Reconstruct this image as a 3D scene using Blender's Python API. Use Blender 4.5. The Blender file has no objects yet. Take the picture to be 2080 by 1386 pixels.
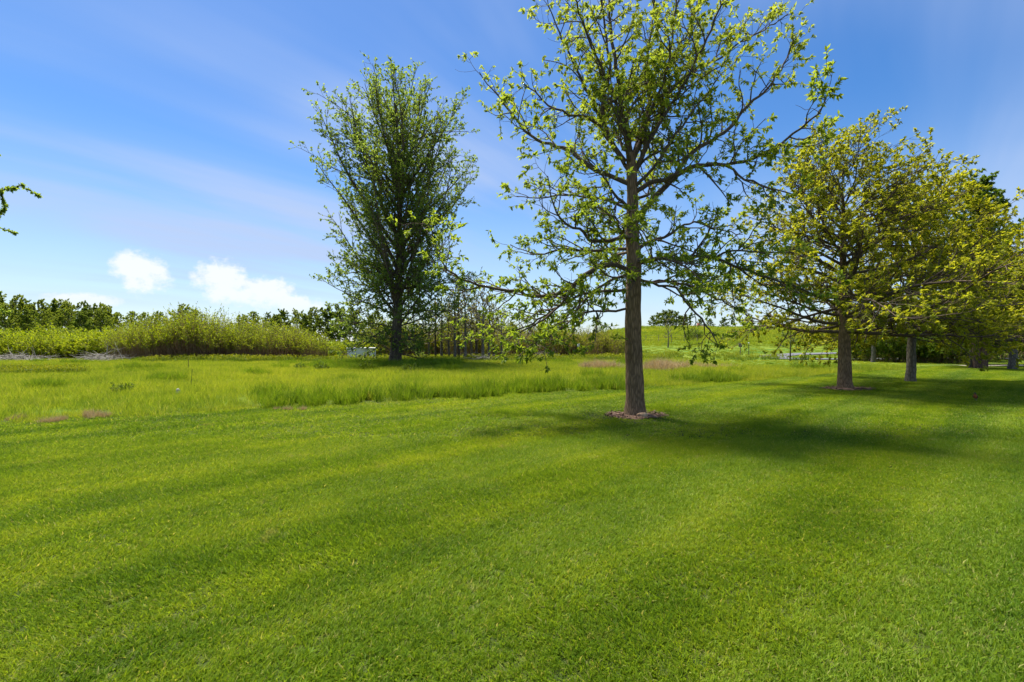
import bpy, math, random
import numpy as np
from mathutils import Vector

# ------------------------------------------------------------------ camera, sky, sun, exposure
scene = bpy.context.scene
COL = scene.collection
CAM_H, FPX, PW, PH = 1.5, 982.0, 2080.0, 1386.0
cam_d = bpy.data.cameras.new("camera")
cam = bpy.data.objects.new("camera", cam_d)
COL.objects.link(cam)
cam.location = (0, 0, CAM_H)
cam.rotation_euler = (math.radians(90), 0, 0)
cam_d.sensor_width = 36.0
cam_d.lens = 36.0 * FPX / PW
cam_d.clip_start, cam_d.clip_end = 0.05, 3000
scene.camera = cam

SUN_AZ, SUN_EL = math.radians(-38), math.radians(65)      # azimuth from +Y towards +X
SDIR = Vector((math.sin(SUN_AZ) * math.cos(SUN_EL), math.cos(SUN_AZ) * math.cos(SUN_EL), math.sin(SUN_EL)))
sun_d = bpy.data.lights.new("sun", 'SUN')
sun = bpy.data.objects.new("sun", sun_d)
COL.objects.link(sun)
sun_d.energy = 2.75
sun_d.angle = math.radians(11.0)
sun_d.color = (1.0, 0.95, 0.86)
sun.rotation_euler = (-SDIR).to_track_quat('-Z', 'Y').to_euler()

scene.view_settings.view_transform = 'Standard'
scene.view_settings.look = 'None'
scene.view_settings.gamma = 1.0
scene.view_settings.use_curve_mapping = False
scene.view_settings.exposure = 1.95
scene.cycles.max_bounces = 6
scene.cycles.diffuse_bounces = 4
scene.cycles.transmission_bounces = 4
scene.cycles.caustics_reflective = False
scene.cycles.caustics_refractive = False


def NN(nt, typ, **kw):
    n = nt.nodes.new(typ)
    for k, v in kw.items():
        setattr(n, k, v)
    return n


def setin(nt, sock, v):
    if hasattr(v, 'is_output'):
        nt.links.new(v, sock)
    elif v is not None:
        sock.default_value = v


def MATH(nt, op, a, b=None, c=None, clamp=False):
    n = NN(nt, 'ShaderNodeMath', operation=op, use_clamp=clamp)
    for s, v in zip(n.inputs, (a, b, c)):
        setin(nt, s, v)
    return n.outputs[0]


def MIXC(nt, fac, a, b, blend='MIX'):
    n = NN(nt, 'ShaderNodeMix', data_type='RGBA', blend_type=blend)
    n.clamp_factor = True
    setin(nt, n.inputs[0], fac)
    setin(nt, n.inputs[6], a)
    setin(nt, n.inputs[7], b)
    return n.outputs[2]


def MAPR(nt, v, a, b, c=0.0, d=1.0, smooth=True):
    n = NN(nt, 'ShaderNodeMapRange', interpolation_type='SMOOTHSTEP' if smooth else 'LINEAR')
    n.clamp = True if not smooth else n.clamp
    setin(nt, n.inputs[0], v)
    for i, x in zip((1, 2, 3, 4), (a, b, c, d)):
        n.inputs[i].default_value = x
    return n.outputs[0]


def NOISE(nt, vec, scale, detail=3.0, rough=0.55, dist=0.0):
    n = NN(nt, 'ShaderNodeTexNoise')
    setin(nt, n.inputs['Vector'], vec)
    n.inputs['Scale'].default_value = scale
    n.inputs['Detail'].default_value = detail
    n.inputs['Roughness'].default_value = rough
    n.inputs['Distortion'].default_value = dist
    return n.outputs['Fac']


def VMUL(nt, vec, s, loc=(0, 0, 0), rot=(0, 0, 0)):
    n = NN(nt, 'ShaderNodeMapping')
    setin(nt, n.inputs[0], vec)
    n.inputs['Location'].default_value = loc
    n.inputs['Rotation'].default_value = rot
    n.inputs['Scale'].default_value = s
    return n.outputs[0]


def ROTSC(nt, vec, ang, s, loc=(0, 0, 0)):
    """turn by -ang about z, then stretch"""
    return VMUL(nt, VMUL(nt, vec, (1, 1, 1), (0, 0, 0), (0, 0, -ang)), s, loc)


def build_world():
    w = bpy.data.worlds.new("World")
    scene.world = w
    w.use_nodes = True
    nt = w.node_tree
    nt.nodes.clear()
    out = NN(nt, 'ShaderNodeOutputWorld')
    bg = NN(nt, 'ShaderNodeBackground')
    sky = NN(nt, 'ShaderNodeTexSky', sky_type='NISHITA')
    sky.sun_disc = False
    sky.sun_elevation = SUN_EL
    sky.sun_rotation = SUN_AZ
    sky.altitude = 200
    sky.air_density = 1.0
    sky.dust_density = 0.35
    sky.ozone_density = 2.2
    hs = NN(nt, 'ShaderNodeHueSaturation')
    hs.inputs['Saturation'].default_value = 1.34
    hs.inputs['Value'].default_value = 0.86
    hs.inputs['Hue'].default_value = 0.506
    nt.links.new(sky.outputs[0], hs.inputs['Color'])
    tc = NN(nt, 'ShaderNodeTexCoord')
    d = tc.outputs['Generated']
    sp = NN(nt, 'ShaderNodeSeparateXYZ')
    nt.links.new(d, sp.inputs[0])
    x, y, z = sp.outputs
    # high thin cirrus on a flat layer overhead
    zz = MATH(nt, 'ADD', MATH(nt, 'MAXIMUM', z, 0.0), 0.10)
    cx = NN(nt, 'ShaderNodeCombineXYZ')
    nt.links.new(MATH(nt, 'DIVIDE', x, zz), cx.inputs[0])
    nt.links.new(MATH(nt, 'DIVIDE', y, zz), cx.inputs[1])
    warp = NOISE(nt, VMUL(nt, cx.outputs[0], (0.5, 0.5, 1)), 1.0, 2.0)
    wv = NN(nt, 'ShaderNodeVectorMath', operation='ADD')
    nt.links.new(cx.outputs[0], wv.inputs[0])
    wc = NN(nt, 'ShaderNodeCombineXYZ')
    nt.links.new(warp, wc.inputs[0])
    nt.links.new(warp, wc.inputs[1])
    nt.links.new(wc.outputs[0], wv.inputs[1])
    streak = NOISE(nt, ROTSC(nt, wv.outputs[0], math.radians(56), (0.22, 1.15, 1), (3.1, 0.7, 0)), 1.0, 5.0, 0.52, 0.35)
    broad = NOISE(nt, VMUL(nt, cx.outputs[0], (0.35, 0.45, 1), (1.3, 4.2, 0)), 1.0, 3.0, 0.5)
    cir = MATH(nt, 'MULTIPLY', MAPR(nt, streak, 0.40, 0.70), MAPR(nt, broad, 0.36, 0.62, 0.12, 1.0))
    cir = MATH(nt, 'MULTIPLY', cir, MAPR(nt, z, 0.03, 0.12))
    cir = MATH(nt, 'MULTIPLY', cir, 0.92)
    # low cumulus in a band above the horizon, heaped where the broad noise allows it
    az = MATH(nt, 'ARCTAN2', x, y)
    el = MATH(nt, 'ARCSINE', z)
    cv = NN(nt, 'ShaderNodeCombineXYZ')
    nt.links.new(az, cv.inputs[0])
    nt.links.new(el, cv.inputs[1])
    puff = NOISE(nt, VMUL(nt, cv.outputs[0], (1.0, 1.35, 1), (0.0, 0.0, 4.4)), 17.0, 6.0, 0.6)
    puffb = NOISE(nt, VMUL(nt, cv.outputs[0], (1.0, 1.2, 1), (2.0, 1.0, 1.4)), 52.0, 4.0, 0.6)

    def heap(a0, e0, wa, we):
        da = MATH(nt, 'DIVIDE', MATH(nt, 'SUBTRACT', az, a0), wa)
        de = MATH(nt, 'DIVIDE', MATH(nt, 'SUBTRACT', el, e0), we)
        r = MATH(nt, 'ADD', MATH(nt, 'MULTIPLY', da, da), MATH(nt, 'MULTIPLY', de, de))
        return MATH(nt, 'SUBTRACT', 1.0, r, clamp=True)
    heaps = None
    R = math.radians
    for a0, e0, wa, we in ((-37.4, 6.4, 3.0, 2.7), (-30.6, 6.0, 3.6, 3.0), (-27.6, 5.0, 4.6, 2.4), (-25.0, 3.9, 4.8, 1.5),
                           (-41.5, 3.6, 3.4, 0.9), (64, 5.2, 6, 3.2), (101, 4.8, 7, 3.0),
                           (150, 6.0, 7, 3.5), (-75, 5.5, 6, 3.0), (-120, 5.0, 8, 3.2), (-165, 4.6, 7, 3.0)):
        h = heap(R(a0), R(e0), R(wa), R(we))
        heaps = h if heaps is None else MATH(nt, 'MAXIMUM', heaps, h)
    cum = MATH(nt, 'ADD', heaps, MATH(nt, 'MULTIPLY', MATH(nt, 'SUBTRACT', puff, 0.5), 2.2))
    cum = MATH(nt, 'ADD', cum, MATH(nt, 'MULTIPLY', MATH(nt, 'SUBTRACT', puffb, 0.5), 1.25))
    cum = MATH(nt, 'MULTIPLY', MAPR(nt, cum, 0.22, 0.95), MAPR(nt, heaps, 0.0, 0.30))
    cum = MATH(nt, 'MULTIPLY', cum, MAPR(nt, el, R(1.2), R(5.0), 0.30, 0.97))
    # the low air is milky
    milk = MAPR(nt, z, -0.02, 0.40, 0.60, 0.0)
    c1 = MIXC(nt, milk, hs.outputs[0], (3.1, 3.85, 5.15, 1))
    c2 = MIXC(nt, cir, c1, (2.75, 3.4, 4.85, 1))
    c3 = MIXC(nt, cum, c2, (5.0, 5.25, 5.6, 1))
    nt.links.new(c3, bg.inputs[0])
    bg.inputs[1].default_value = 0.050
    nt.links.new(bg.outputs[0], out.inputs[0])


build_world()

# ------------------------------------------------------------------ helpers
PI = math.pi


def px(x, y, d):
    """photo pixel at ground distance d -> world point"""
    return np.array([(x - PW / 2) / FPX * d, d, CAM_H + (PH / 2 - y) / FPX * d])


def ss(a, b, x):
    t = np.clip((np.asarray(x, float) - a) / (b - a), 0, 1)
    return t * t * (3 - 2 * t)


def ground_z(x, y):
    x = np.asarray(x, float)
    y = np.asarray(y, float)
    t = np.clip((y - 40) / 75.0, 0, 1.0)
    hill = 5.0 * t ** 1.6 * ss(0.03, 0.27, x / np.maximum(y, 20))
    hill = hill * (1 - 0.25 * ss(118, 180, y))
    und = 0.05 * np.sin(x * 0.21 + 0.6) * np.sin(y * 0.17 + 1.1) * ss(9, 16, y)
    und = und + 0.012 * np.sin(x * 1.3 + 0.4 * y) * np.sin(y * 0.9 + 0.3)
    return hill + und


EDGE_X = [-60, -20, -9.06, -4.8, -0.5, 3.6, 8.4, 18.4, 26, 40, 80]
EDGE_Y = [-18, 3.0, 8.6, 10.75, 12.8, 15.2, 18.0, 23.6, 28.6, 34, 44]


def edge_y(x):
    return np.interp(x, EDGE_X, EDGE_Y) + 0.14 * np.sin(np.asarray(x) * 1.9) + 0.08 * np.sin(np.asarray(x) * 4.7 + 1)


def unit(v):
    v = np.asarray(v, float)
    return v / max(1e-9, float(np.linalg.norm(v)))


def mesh_from(name, verts, quads=None, tris=None, attrs=None, mats=None, smooth=False, fmat=None):
    me = bpy.data.meshes.new(name)
    verts = np.asarray(verts, np.float32).reshape(-1, 3)
    parts, totals = [], []
    if quads is not None and len(quads):
        q = np.asarray(quads, np.int32).reshape(-1, 4)
        parts.append(q.ravel())
        totals.append(np.full(len(q), 4, np.int32))
    if tris is not None and len(tris):
        t = np.asarray(tris, np.int32).reshape(-1, 3)
        parts.append(t.ravel())
        totals.append(np.full(len(t), 3, np.int32))
    me.vertices.add(len(verts))
    me.vertices.foreach_set('co', verts.ravel())
    if parts:
        loops = np.concatenate(parts)
        tot = np.concatenate(totals)
        start = np.concatenate([[0], np.cumsum(tot)[:-1]]).astype(np.int32)
        me.loops.add(len(loops))
        me.loops.foreach_set('vertex_index', loops)
        me.polygons.add(len(tot))
        me.polygons.foreach_set('loop_start', start)
        me.polygons.foreach_set('loop_total', tot)
        if fmat is not None:
            me.polygons.foreach_set('material_index', np.asarray(fmat, np.int32))
        if smooth:
            me.polygons.foreach_set('use_smooth', np.ones(len(tot), bool))
    for k, v in (attrs or {}).items():
        a = me.attributes.new(k, 'FLOAT', 'POINT')
        a.data.foreach_set('value', np.asarray(v, np.float32))
    for m in (mats or []):
        me.materials.append(m)
    me.update(calc_edges=True)
    return me


def link(name, data, parent=None, label=None, cat=None, group=None, kind=None, loc=None):
    o = bpy.data.objects.new(name, data)
    COL.objects.link(o)
    if parent is not None:
        o.parent = parent
    if loc is not None:
        o.location = loc
    for k, v in (('label', label), ('category', cat), ('group', group), ('kind', kind)):
        if v:
            o[k] = v
    return o


def copy_thing(root, loc, rz=0.0, scale=1.0, label=None):
    r = root.copy()
    COL.objects.link(r)
    r.location = loc
    r.rotation_euler = (0, 0, rz)
    r.scale = (scale, scale, scale) if not isinstance(scale, tuple) else scale
    if label:
        r['label'] = label
    for ch in root.children:
        c = ch.copy()
        COL.objects.link(c)
        c.parent = r
    return r


def box_vf(x0, x1, y0, y1, z0, z1):
    v = np.array([(x, y, z) for z in (z0, z1) for y in (y0, y1) for x in (x0, x1)], float)
    f = np.array([(0, 2, 3, 1), (4, 5, 7, 6), (0, 1, 5, 4), (2, 6, 7, 3), (0, 4, 6, 2), (1, 3, 7, 5)])
    return v, f


def tubes(branches, sides_of):
    """branches: list of (pts(n,3), radii(n)); returns verts, quads"""
    groups = {}
    for p, r in branches:
        groups.setdefault((len(p), sides_of(r[0])), []).append((p, r))
    V, Q, off = [], [], 0
    for (n, s), lst in groups.items():
        P = np.array([a for a, _ in lst])
        R = np.array([b for _, b in lst])
        B = len(lst)
        T = np.gradient(P, axis=1)
        T /= np.maximum(np.linalg.norm(T, axis=2, keepdims=True), 1e-9)
        mean = T.mean(axis=1)
        ref = np.where((np.abs(mean[:, 2:3]) > 0.8), np.array([[1., 0, 0]]), np.array([[0, 0, 1.]]))
        N1 = np.cross(T, ref[:, None, :])
        N1 /= np.maximum(np.linalg.norm(N1, axis=2, keepdims=True), 1e-9)
        N2 = np.cross(T, N1)
        a = np.linspace(0, 2 * PI, s, endpoint=False)
        ring = P[:, :, None, :] + R[:, :, None, None] * (np.cos(a)[None, None, :, None] * N1[:, :, None, :] + np.sin(a)[None, None, :, None] * N2[:, :, None, :])
        V.append(ring.reshape(-1, 3))
        idx = np.arange(B * n * s).reshape(B, n, s)
        nx = np.roll(idx, -1, axis=2)
        q = np.stack([idx[:, :-1], nx[:, :-1], nx[:, 1:], idx[:, 1:]], axis=-1).reshape(-1, 4) + off
        Q.append(q)
        off += B * n * s
    return np.concatenate(V), np.concatenate(Q)


def leaves(rng, pos, dirs, length, width, droop=0.2, spread=0.9, tint=None):
    """one folded two-triangle leaf per row of pos, pointing roughly along dirs"""
    M = len(pos)
    d = dirs + rng.normal(0, spread, (M, 3))
    d[:, 2] -= droop
    d /= np.maximum(np.linalg.norm(d, axis=1, keepdims=True), 1e-9)
    up = np.array([0, 0, 1.0]) + rng.normal(0, 0.55, (M, 3))
    side = np.cross(d, up)
    side /= np.maximum(np.linalg.norm(side, axis=1, keepdims=True), 1e-9)
    nrm = np.cross(side, d)
    L = (length * rng.uniform(0.65, 1.25, M))[:, None]
    W = (width * rng.uniform(0.7, 1.2, M))[:, None] * 0.5
    mid = pos + d * L * 0.48
    tip = pos + d * L - nrm * L * 0.12
    v = np.stack([pos, mid + side * W + nrm * W * 0.35, tip, mid - side * W + nrm * W * 0.35], axis=1).reshape(-1, 3)
    i = np.arange(M)[:, None] * 4
    t = np.concatenate([i + np.array([[0, 1, 2]]), i + np.array([[0, 2, 3]])], axis=1).reshape(-1, 3)
    tv = rng.uniform(0, 1, M) if tint is None else np.clip(tint + rng.normal(0, 0.13, M), 0, 1)
    return v, t, np.repeat(tv, 4)


def grow(rng, p, d, L, r0, r1, n, wig, grav):
    pts = [np.asarray(p, float)]
    d = unit(d)
    g = np.array([0, 0, grav])
    for _ in range(n):
        d = unit(d + rng.normal(0, wig, 3) + g)
        pts.append(pts[-1] + d * (L / n))
    return np.array(pts), np.linspace(r0, r1, n + 1)


def along(pts, rad, t):
    n = len(pts) - 1
    f = min(t, 0.999) * n
    i = int(f)
    u = f - i
    return pts[i] * (1 - u) + pts[i + 1] * u, unit(pts[i + 1] - pts[i]), rad[i] * (1 - u) + rad[i + 1] * u


def ramify(rng, pts, rad, lv, P, out, twigs):
    """recursive side branches; P: per-level dens (per m), len (m), ang (deg), wig, grav, t0, flat"""
    L = float(np.linalg.norm(np.diff(pts, axis=0), axis=1).sum())
    n = max(P.get('min', 2), int(round(L * P['dens'][lv] * rng.uniform(0.85, 1.15))))
    for k in range(n):
        t = P['t0'][lv] + (1 - P['t0'][lv]) * (k + rng.uniform(0, 1)) / n
        p, tan, r = along(pts, rad, t)
        rv = rng.normal(0, 1, 3)
        rv[2] *= P['flat']
        rv[2] += P.get('upb', 0.0)
        perp = rv - tan * np.dot(rv, tan)
        perp = unit(perp)
        a = math.radians(P['ang'][lv] * rng.uniform(0.7, 1.3))
        d = tan * math.cos(a) + perp * math.sin(a)
        Lc = P['len'][lv] * (1.12 - 0.55 * t) * rng.uniform(0.55, 1.25)
        r0 = max(min(0.7 * r, Lc * P['thick']), P['rmin'])
        last = lv == len(P['dens']) - 1
        c = grow(rng, p, d, Lc, r0, max(r0 * 0.35, P['rmin'] * 0.6), P['seg'][lv], P['wig'][lv], P['grav'][lv])
        out.append(c)
        if last:
            twigs.append(c)
        else:
            if lv == len(P['dens']) - 2:
                twigs.append((c[0][-2:], c[1][-2:]))
            ramify(rng, c[0], c[1], lv + 1, P, out, twigs)


def twig_leaves(rng, twigs, per, length, width, keep=1.0, droop=0.25, spread=0.8, back=0.5, tintfun=None):
    tp, td = [], []
    for p, r in twigs:
        if rng.uniform() > keep:
            continue
        k = max(1, int(rng.poisson(per)))
        f = 1 - back * rng.uniform(0, 1, k) ** 1.6
        n = len(p) - 1
        fi = np.minimum(f * n, n - 1e-3)
        i = fi.astype(int)
        u = (fi - i)[:, None]
        tp.append(p[i] * (1 - u) + p[i + 1] * u)
        dd = unit(p[-1] - p[-2])
        td.append(np.repeat(dd[None], k, 0))
    tp = np.concatenate(tp)
    td = np.concatenate(td)
    return leaves(rng, tp, td, length, width, droop, spread, None if tintfun is None else tintfun(tp))


# ------------------------------------------------------------------ materials
def new_mat(name):
    m = bpy.data.materials.new(name)
    m.use_nodes = True
    nt = m.node_tree
    nt.nodes.clear()
    out = NN(nt, 'ShaderNodeOutputMaterial')
    return m, nt, out


def leaf_mat(name, dark, mid, light, trans=0.42, spec=0.25, nscale=0.6, patch=0.35, tcol=1.0):
    m, nt, out = new_mat(name)
    at = NN(nt, 'ShaderNodeAttribute', attribute_name='tint')
    geo = NN(nt, 'ShaderNodeNewGeometry')
    n = NOISE(nt, geo.outputs['Position'], nscale, 3.0)
    f = MATH(nt, 'ADD', at.outputs['Fac'], MATH(nt, 'MULTIPLY', MATH(nt, 'SUBTRACT', n, 0.5), patch * 2.0), clamp=True)
    r = NN(nt, 'ShaderNodeValToRGB')
    nt.links.new(f, r.inputs[0])
    e = r.color_ramp.elements
    e[0].position, e[0].color = 0.05, (*dark, 1)
    e[1].position, e[1].color = 0.95, (*light, 1)
    k = e.new(0.5)
    k.color = (*mid, 1)
    b = NN(nt, 'ShaderNodeBsdfPrincipled')
    nt.links.new(r.outputs[0], b.inputs['Base Color'])
    b.inputs['Roughness'].default_value = 0.55
    b.inputs['Specular IOR Level'].default_value = spec
    t = NN(nt, 'ShaderNodeBsdfTranslucent')
    tc = MIXC(nt, 1.0, r.outputs[0], (1.25 * tcol, 1.12 * tcol, 0.55 * tcol, 1), 'MULTIPLY')
    nt.links.new(tc, t.inputs[0])
    mx = NN(nt, 'ShaderNodeMixShader')
    mx.inputs[0].default_value = trans
    nt.links.new(b.outputs[0], mx.inputs[1])
    nt.links.new(t.outputs[0], mx.inputs[2])
    nt.links.new(mx.outputs[0], out.inputs[0])
    return m


def bark_mat(name, c0, c1, scale=9.0, zs=0.16, bump=0.7, dist=0.02):
    m, nt, out = new_mat(name)
    tc = NN(nt, 'ShaderNodeTexCoord')
    v = VMUL(nt, tc.outputs['Object'], (scale, scale, scale * zs))
    n1 = NOISE(nt, v, 2.4, 5.0, 0.65, 0.6)
    vo = NN(nt, 'ShaderNodeTexVoronoi', feature='DISTANCE_TO_EDGE')
    nt.links.new(v, vo.inputs['Vector'])
    vo.inputs['Scale'].default_value = 2.6
    cr = MAPR(nt, vo.outputs['Distance'], 0.0, 0.32)
    f = MATH(nt, 'MULTIPLY', MATH(nt, 'ADD', MATH(nt, 'MULTIPLY', cr, 0.6), MATH(nt, 'MULTIPLY', n1, 0.7)), 0.85)
    big = NOISE(nt, tc.outputs['Object'], 1.1, 2.0)
    f = MATH(nt, 'ADD', f, MATH(nt, 'MULTIPLY', MATH(nt, 'SUBTRACT', big, 0.5), 0.5), clamp=True)
    col = MIXC(nt, f, (*c0, 1), (*c1, 1))
    b = NN(nt, 'ShaderNodeBsdfPrincipled')
    nt.links.new(col, b.inputs['Base Color'])
    b.inputs['Roughness'].default_value = 0.9
    b.inputs['Specular IOR Level'].default_value = 0.15
    bp = NN(nt, 'ShaderNodeBump')
    bp.inputs['Strength'].default_value = bump
    bp.inputs['Distance'].default_value = dist
    nt.links.new(f, bp.inputs['Height'])
    nt.links.new(bp.outputs[0], b.inputs['Normal'])
    nt.links.new(b.outputs[0], out.inputs[0])
    return m


def plain_mat(name, c0, c1, scale=6.0, rough=0.85, bump=0.3, detail=5.0, spec=0.2):
    m, nt, out = new_mat(name)
    tc = NN(nt, 'ShaderNodeTexCoord')
    n = NOISE(nt, tc.outputs['Object'], scale, detail, 0.62)
    n2 = NOISE(nt, tc.outputs['Object'], scale * 0.23, 3.0)
    f = MAPR(nt, MATH(nt, 'ADD', MATH(nt, 'MULTIPLY', n, 0.6), MATH(nt, 'MULTIPLY', n2, 0.4)), 0.33, 0.67)
    b = NN(nt, 'ShaderNodeBsdfPrincipled')
    nt.links.new(MIXC(nt, f, (*c0, 1), (*c1, 1)), b.inputs['Base Color'])
    b.inputs['Roughness'].default_value = rough
    b.inputs['Specular IOR Level'].default_value = spec
    bp = NN(nt, 'ShaderNodeBump')
    bp.inputs['Strength'].default_value = bump
    bp.inputs['Distance'].default_value = 0.01
    nt.links.new(n, bp.inputs['Height'])
    nt.links.new(bp.outputs[0], b.inputs['Normal'])
    nt.links.new(b.outputs[0], out.inputs[0])
    return m


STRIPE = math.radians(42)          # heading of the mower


def grass_mat(name, dark, mid, light, dry, trans=0.3, stripes=0.0, s_patch=0.45, dryness=0.25, nsc=(0.9, 0.16)):
    m, nt, out = new_mat(name)
    at = NN(nt, 'ShaderNodeAttribute', attribute_name='tint')
    geo = NN(nt, 'ShaderNodeNewGeometry')
    pos = geo.outputs['Position']
    n1 = NOISE(nt, pos, nsc[0], 4.0, 0.6)
    n2 = NOISE(nt, pos, nsc[1], 3.0, 0.55)
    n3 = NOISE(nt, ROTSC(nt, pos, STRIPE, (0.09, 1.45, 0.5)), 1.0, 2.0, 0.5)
    f = MATH(nt, 'ADD', MATH(nt, 'MULTIPLY', at.outputs['Fac'], 0.5), 0.25)
    f = MATH(nt, 'ADD', f, MATH(nt, 'MULTIPLY', MATH(nt, 'SUBTRACT', n1, 0.5), s_patch * 1.5))
    f = MATH(nt, 'ADD', f, MATH(nt, 'MULTIPLY', MATH(nt, 'SUBTRACT', n2, 0.5), s_patch * 1.6))
    f = MATH(nt, 'ADD', f, MATH(nt, 'MULTIPLY', MATH(nt, 'SUBTRACT', n3, 0.5), stripes), clamp=True)  # mow stripes: how leaning blades catch the light, painted into their colour
    r = NN(nt, 'ShaderNodeValToRGB')
    nt.links.new(f, r.inputs[0])
    e = r.color_ramp.elements
    e[0].position, e[0].color = 0.08, (*dark, 1)
    e[1].position, e[1].color = 0.92, (*light, 1)
    k = e.new(0.5)
    k.color = (*mid, 1)
    # single straw blades plus worn straw-coloured patches
    n4 = NOISE(nt, pos, 2.3, 4.0, 0.65)
    dr = MATH(nt, 'ADD', MAPR(nt, at.outputs['Fac'], 0.90, 1.0, 0.0, 0.75), MAPR(nt, n4, 0.60, 0.80, 0.0, dryness), clamp=True)
    col = MIXC(nt, dr, r.outputs[0], (*dry, 1))
    b = NN(nt, 'ShaderNodeBsdfPrincipled')
    nt.links.new(col, b.inputs['Base Color'])
    b.inputs['Roughness'].default_value = 0.5
    b.inputs['Specular IOR Level'].default_value = 0.10
    t = NN(nt, 'ShaderNodeBsdfTranslucent')
    nt.links.new(MIXC(nt, 1.0, col, (1.25, 1.1, 0.6, 1), 'MULTIPLY'), t.inputs[0])
    mx = NN(nt, 'ShaderNodeMixShader')
    mx.inputs[0].default_value = trans
    nt.links.new(b.outputs[0], mx.inputs[1])
    nt.links.new(t.outputs[0], mx.inputs[2])
    nt.links.new(mx.outputs[0], out.inputs[0])
    return m


M = {}
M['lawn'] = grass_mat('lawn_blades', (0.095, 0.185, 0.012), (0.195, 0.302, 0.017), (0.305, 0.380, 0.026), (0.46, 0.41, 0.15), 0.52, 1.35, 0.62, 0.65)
M['meadow'] = grass_mat('meadow_blades', (0.140, 0.235, 0.018), (0.265, 0.345, 0.026), (0.395, 0.425, 0.040), (0.44, 0.39, 0.15), 0.52, 0.0, 0.70, 0.18, (0.75, 0.13))
M['lush'] = grass_mat('lush_blades', (0.080, 0.165, 0.010), (0.150, 0.250, 0.014), (0.23, 0.32, 0.020), (0.30, 0.28, 0.08), 0.5, 0.0, 0.3, 0.05)
M['straw'] = grass_mat('straw_blades', (0.26, 0.18, 0.10), (0.42, 0.32, 0.19), (0.56, 0.46, 0.30), (0.52, 0.44, 0.28), 0.25, 0.0, 0.3, 0.1)
M['weed'] = leaf_mat('weed_leaf', (0.09, 0.17, 0.012), (0.25, 0.29, 0.015), (0.42, 0.40, 0.012), 0.4, 0.2, 0.3, 0.3)
M['oak_leaf'] = leaf_mat('oak_leaf', (0.125, 0.200, 0.018), (0.200, 0.280, 0.030), (0.285, 0.345, 0.060), 0.60, 0.2, 0.9, 0.25, 1.25)
M['oak_leaf2'] = leaf_mat('bronze_oak_leaf', (0.155, 0.200, 0.014), (0.250, 0.285, 0.020), (0.345, 0.355, 0.032), 0.62, 0.2, 0.7, 0.3, 1.2)
M['oak_leaf3'] = leaf_mat('golden_oak_leaf', (0.185, 0.230, 0.014), (0.285, 0.315, 0.020), (0.39, 0.39, 0.036), 0.62, 0.2, 0.7, 0.3, 1.2)
M['poplar_leaf'] = leaf_mat('poplar_leaf', (0.090, 0.155, 0.028), (0.155, 0.235, 0.042), (0.230, 0.310, 0.064), 0.64, 0.2, 0.35, 0.3, 1.3)
M['far_leaf'] = leaf_mat('far_leaf', (0.125, 0.190, 0.028), (0.205, 0.275, 0.038), (0.290, 0.345, 0.050), 0.58, 0.15, 0.12, 0.4)
M['far_dark'] = leaf_mat('far_dark_leaf', (0.090, 0.150, 0.026), (0.155, 0.225, 0.036), (0.225, 0.285, 0.046), 0.56, 0.15, 0.12, 0.3)
M['willow_leaf'] = leaf_mat('willow_leaf', (0.140, 0.210, 0.010), (0.225, 0.305, 0.014), (0.330, 0.390, 0.022), 0.58, 0.2, 0.35, 0.35)
M['scrub_leaf'] = leaf_mat('scrub_leaf', (0.120, 0.165, 0.012), (0.195, 0.240, 0.016), (0.28, 0.310, 0.024), 0.56, 0.2, 0.35, 0.35)
M['shrub_leaf'] = leaf_mat('shrub_leaf', (0.060, 0.120, 0.010), (0.110, 0.185, 0.014), (0.18, 0.25, 0.022), 0.5, 0.3, 0.5, 0.3)
M['needle'] = leaf_mat('pine_needle', (0.010, 0.026, 0.012), (0.022, 0.046, 0.018), (0.045, 0.075, 0.026), 0.1, 0.2, 0.5, 0.3)
M['sapling_leaf'] = leaf_mat('sapling_leaf', (0.12, 0.11, 0.03), (0.20, 0.20, 0.04), (0.28, 0.29, 0.05), 0.4, 0.2, 0.5, 0.3)
M['bark'] = bark_mat('oak_bark', (0.060, 0.037, 0.021), (0.35, 0.225, 0.13), 11.0)
M['bark_twig'] = bark_mat('oak_branch_bark', (0.045, 0.033, 0.024), (0.19, 0.14, 0.10), 14.0, 0.5, 0.3)
M['bark_dark'] = bark_mat('poplar_bark', (0.042, 0.031, 0.022), (0.19, 0.145, 0.105), 4.0, 0.18, 0.8, 0.05)
M['bark_grey'] = bark_mat('grey_bark', (0.055, 0.046, 0.038), (0.27, 0.235, 0.20), 8.0, 0.25, 0.6)
M['bark_red'] = bark_mat('reddish_bark', (0.06, 0.032, 0.022), (0.25, 0.15, 0.105), 8.0, 0.25, 0.6)
M['stem'] = plain_mat('willow_stem', (0.19, 0.11, 0.062), (0.38, 0.25, 0.14), 3.0)
M['deadwood'] = plain_mat('dead_branches', (0.19, 0.165, 0.14), (0.46, 0.42, 0.37), 3.0)
M['asphalt'] = plain_mat('asphalt', (0.085, 0.085, 0.095), (0.15, 0.15, 0.165), 1.5, 0.9, 0.2)
M['gravel'] = plain_mat('pale_gravel', (0.34, 0.29, 0.21), (0.52, 0.46, 0.35), 2.0, 0.95, 0.3)
M['concrete'] = plain_mat('weathered_white_concrete', (0.62, 0.61, 0.58), (0.86, 0.85, 0.82), 2.4, 0.85, 0.25)
M['stone'] = plain_mat('brown_stone', (0.24, 0.15, 0.09), (0.50, 0.34, 0.21), 9.0, 0.8, 0.6)
M['limestone'] = plain_mat('pale_stone', (0.24, 0.23, 0.20), (0.48, 0.46, 0.41), 9.0, 0.8, 0.5)
M['mulch'] = plain_mat('bark_mulch', (0.075, 0.040, 0.026), (0.30, 0.19, 0.135), 7.0, 0.95, 0.5)
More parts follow.
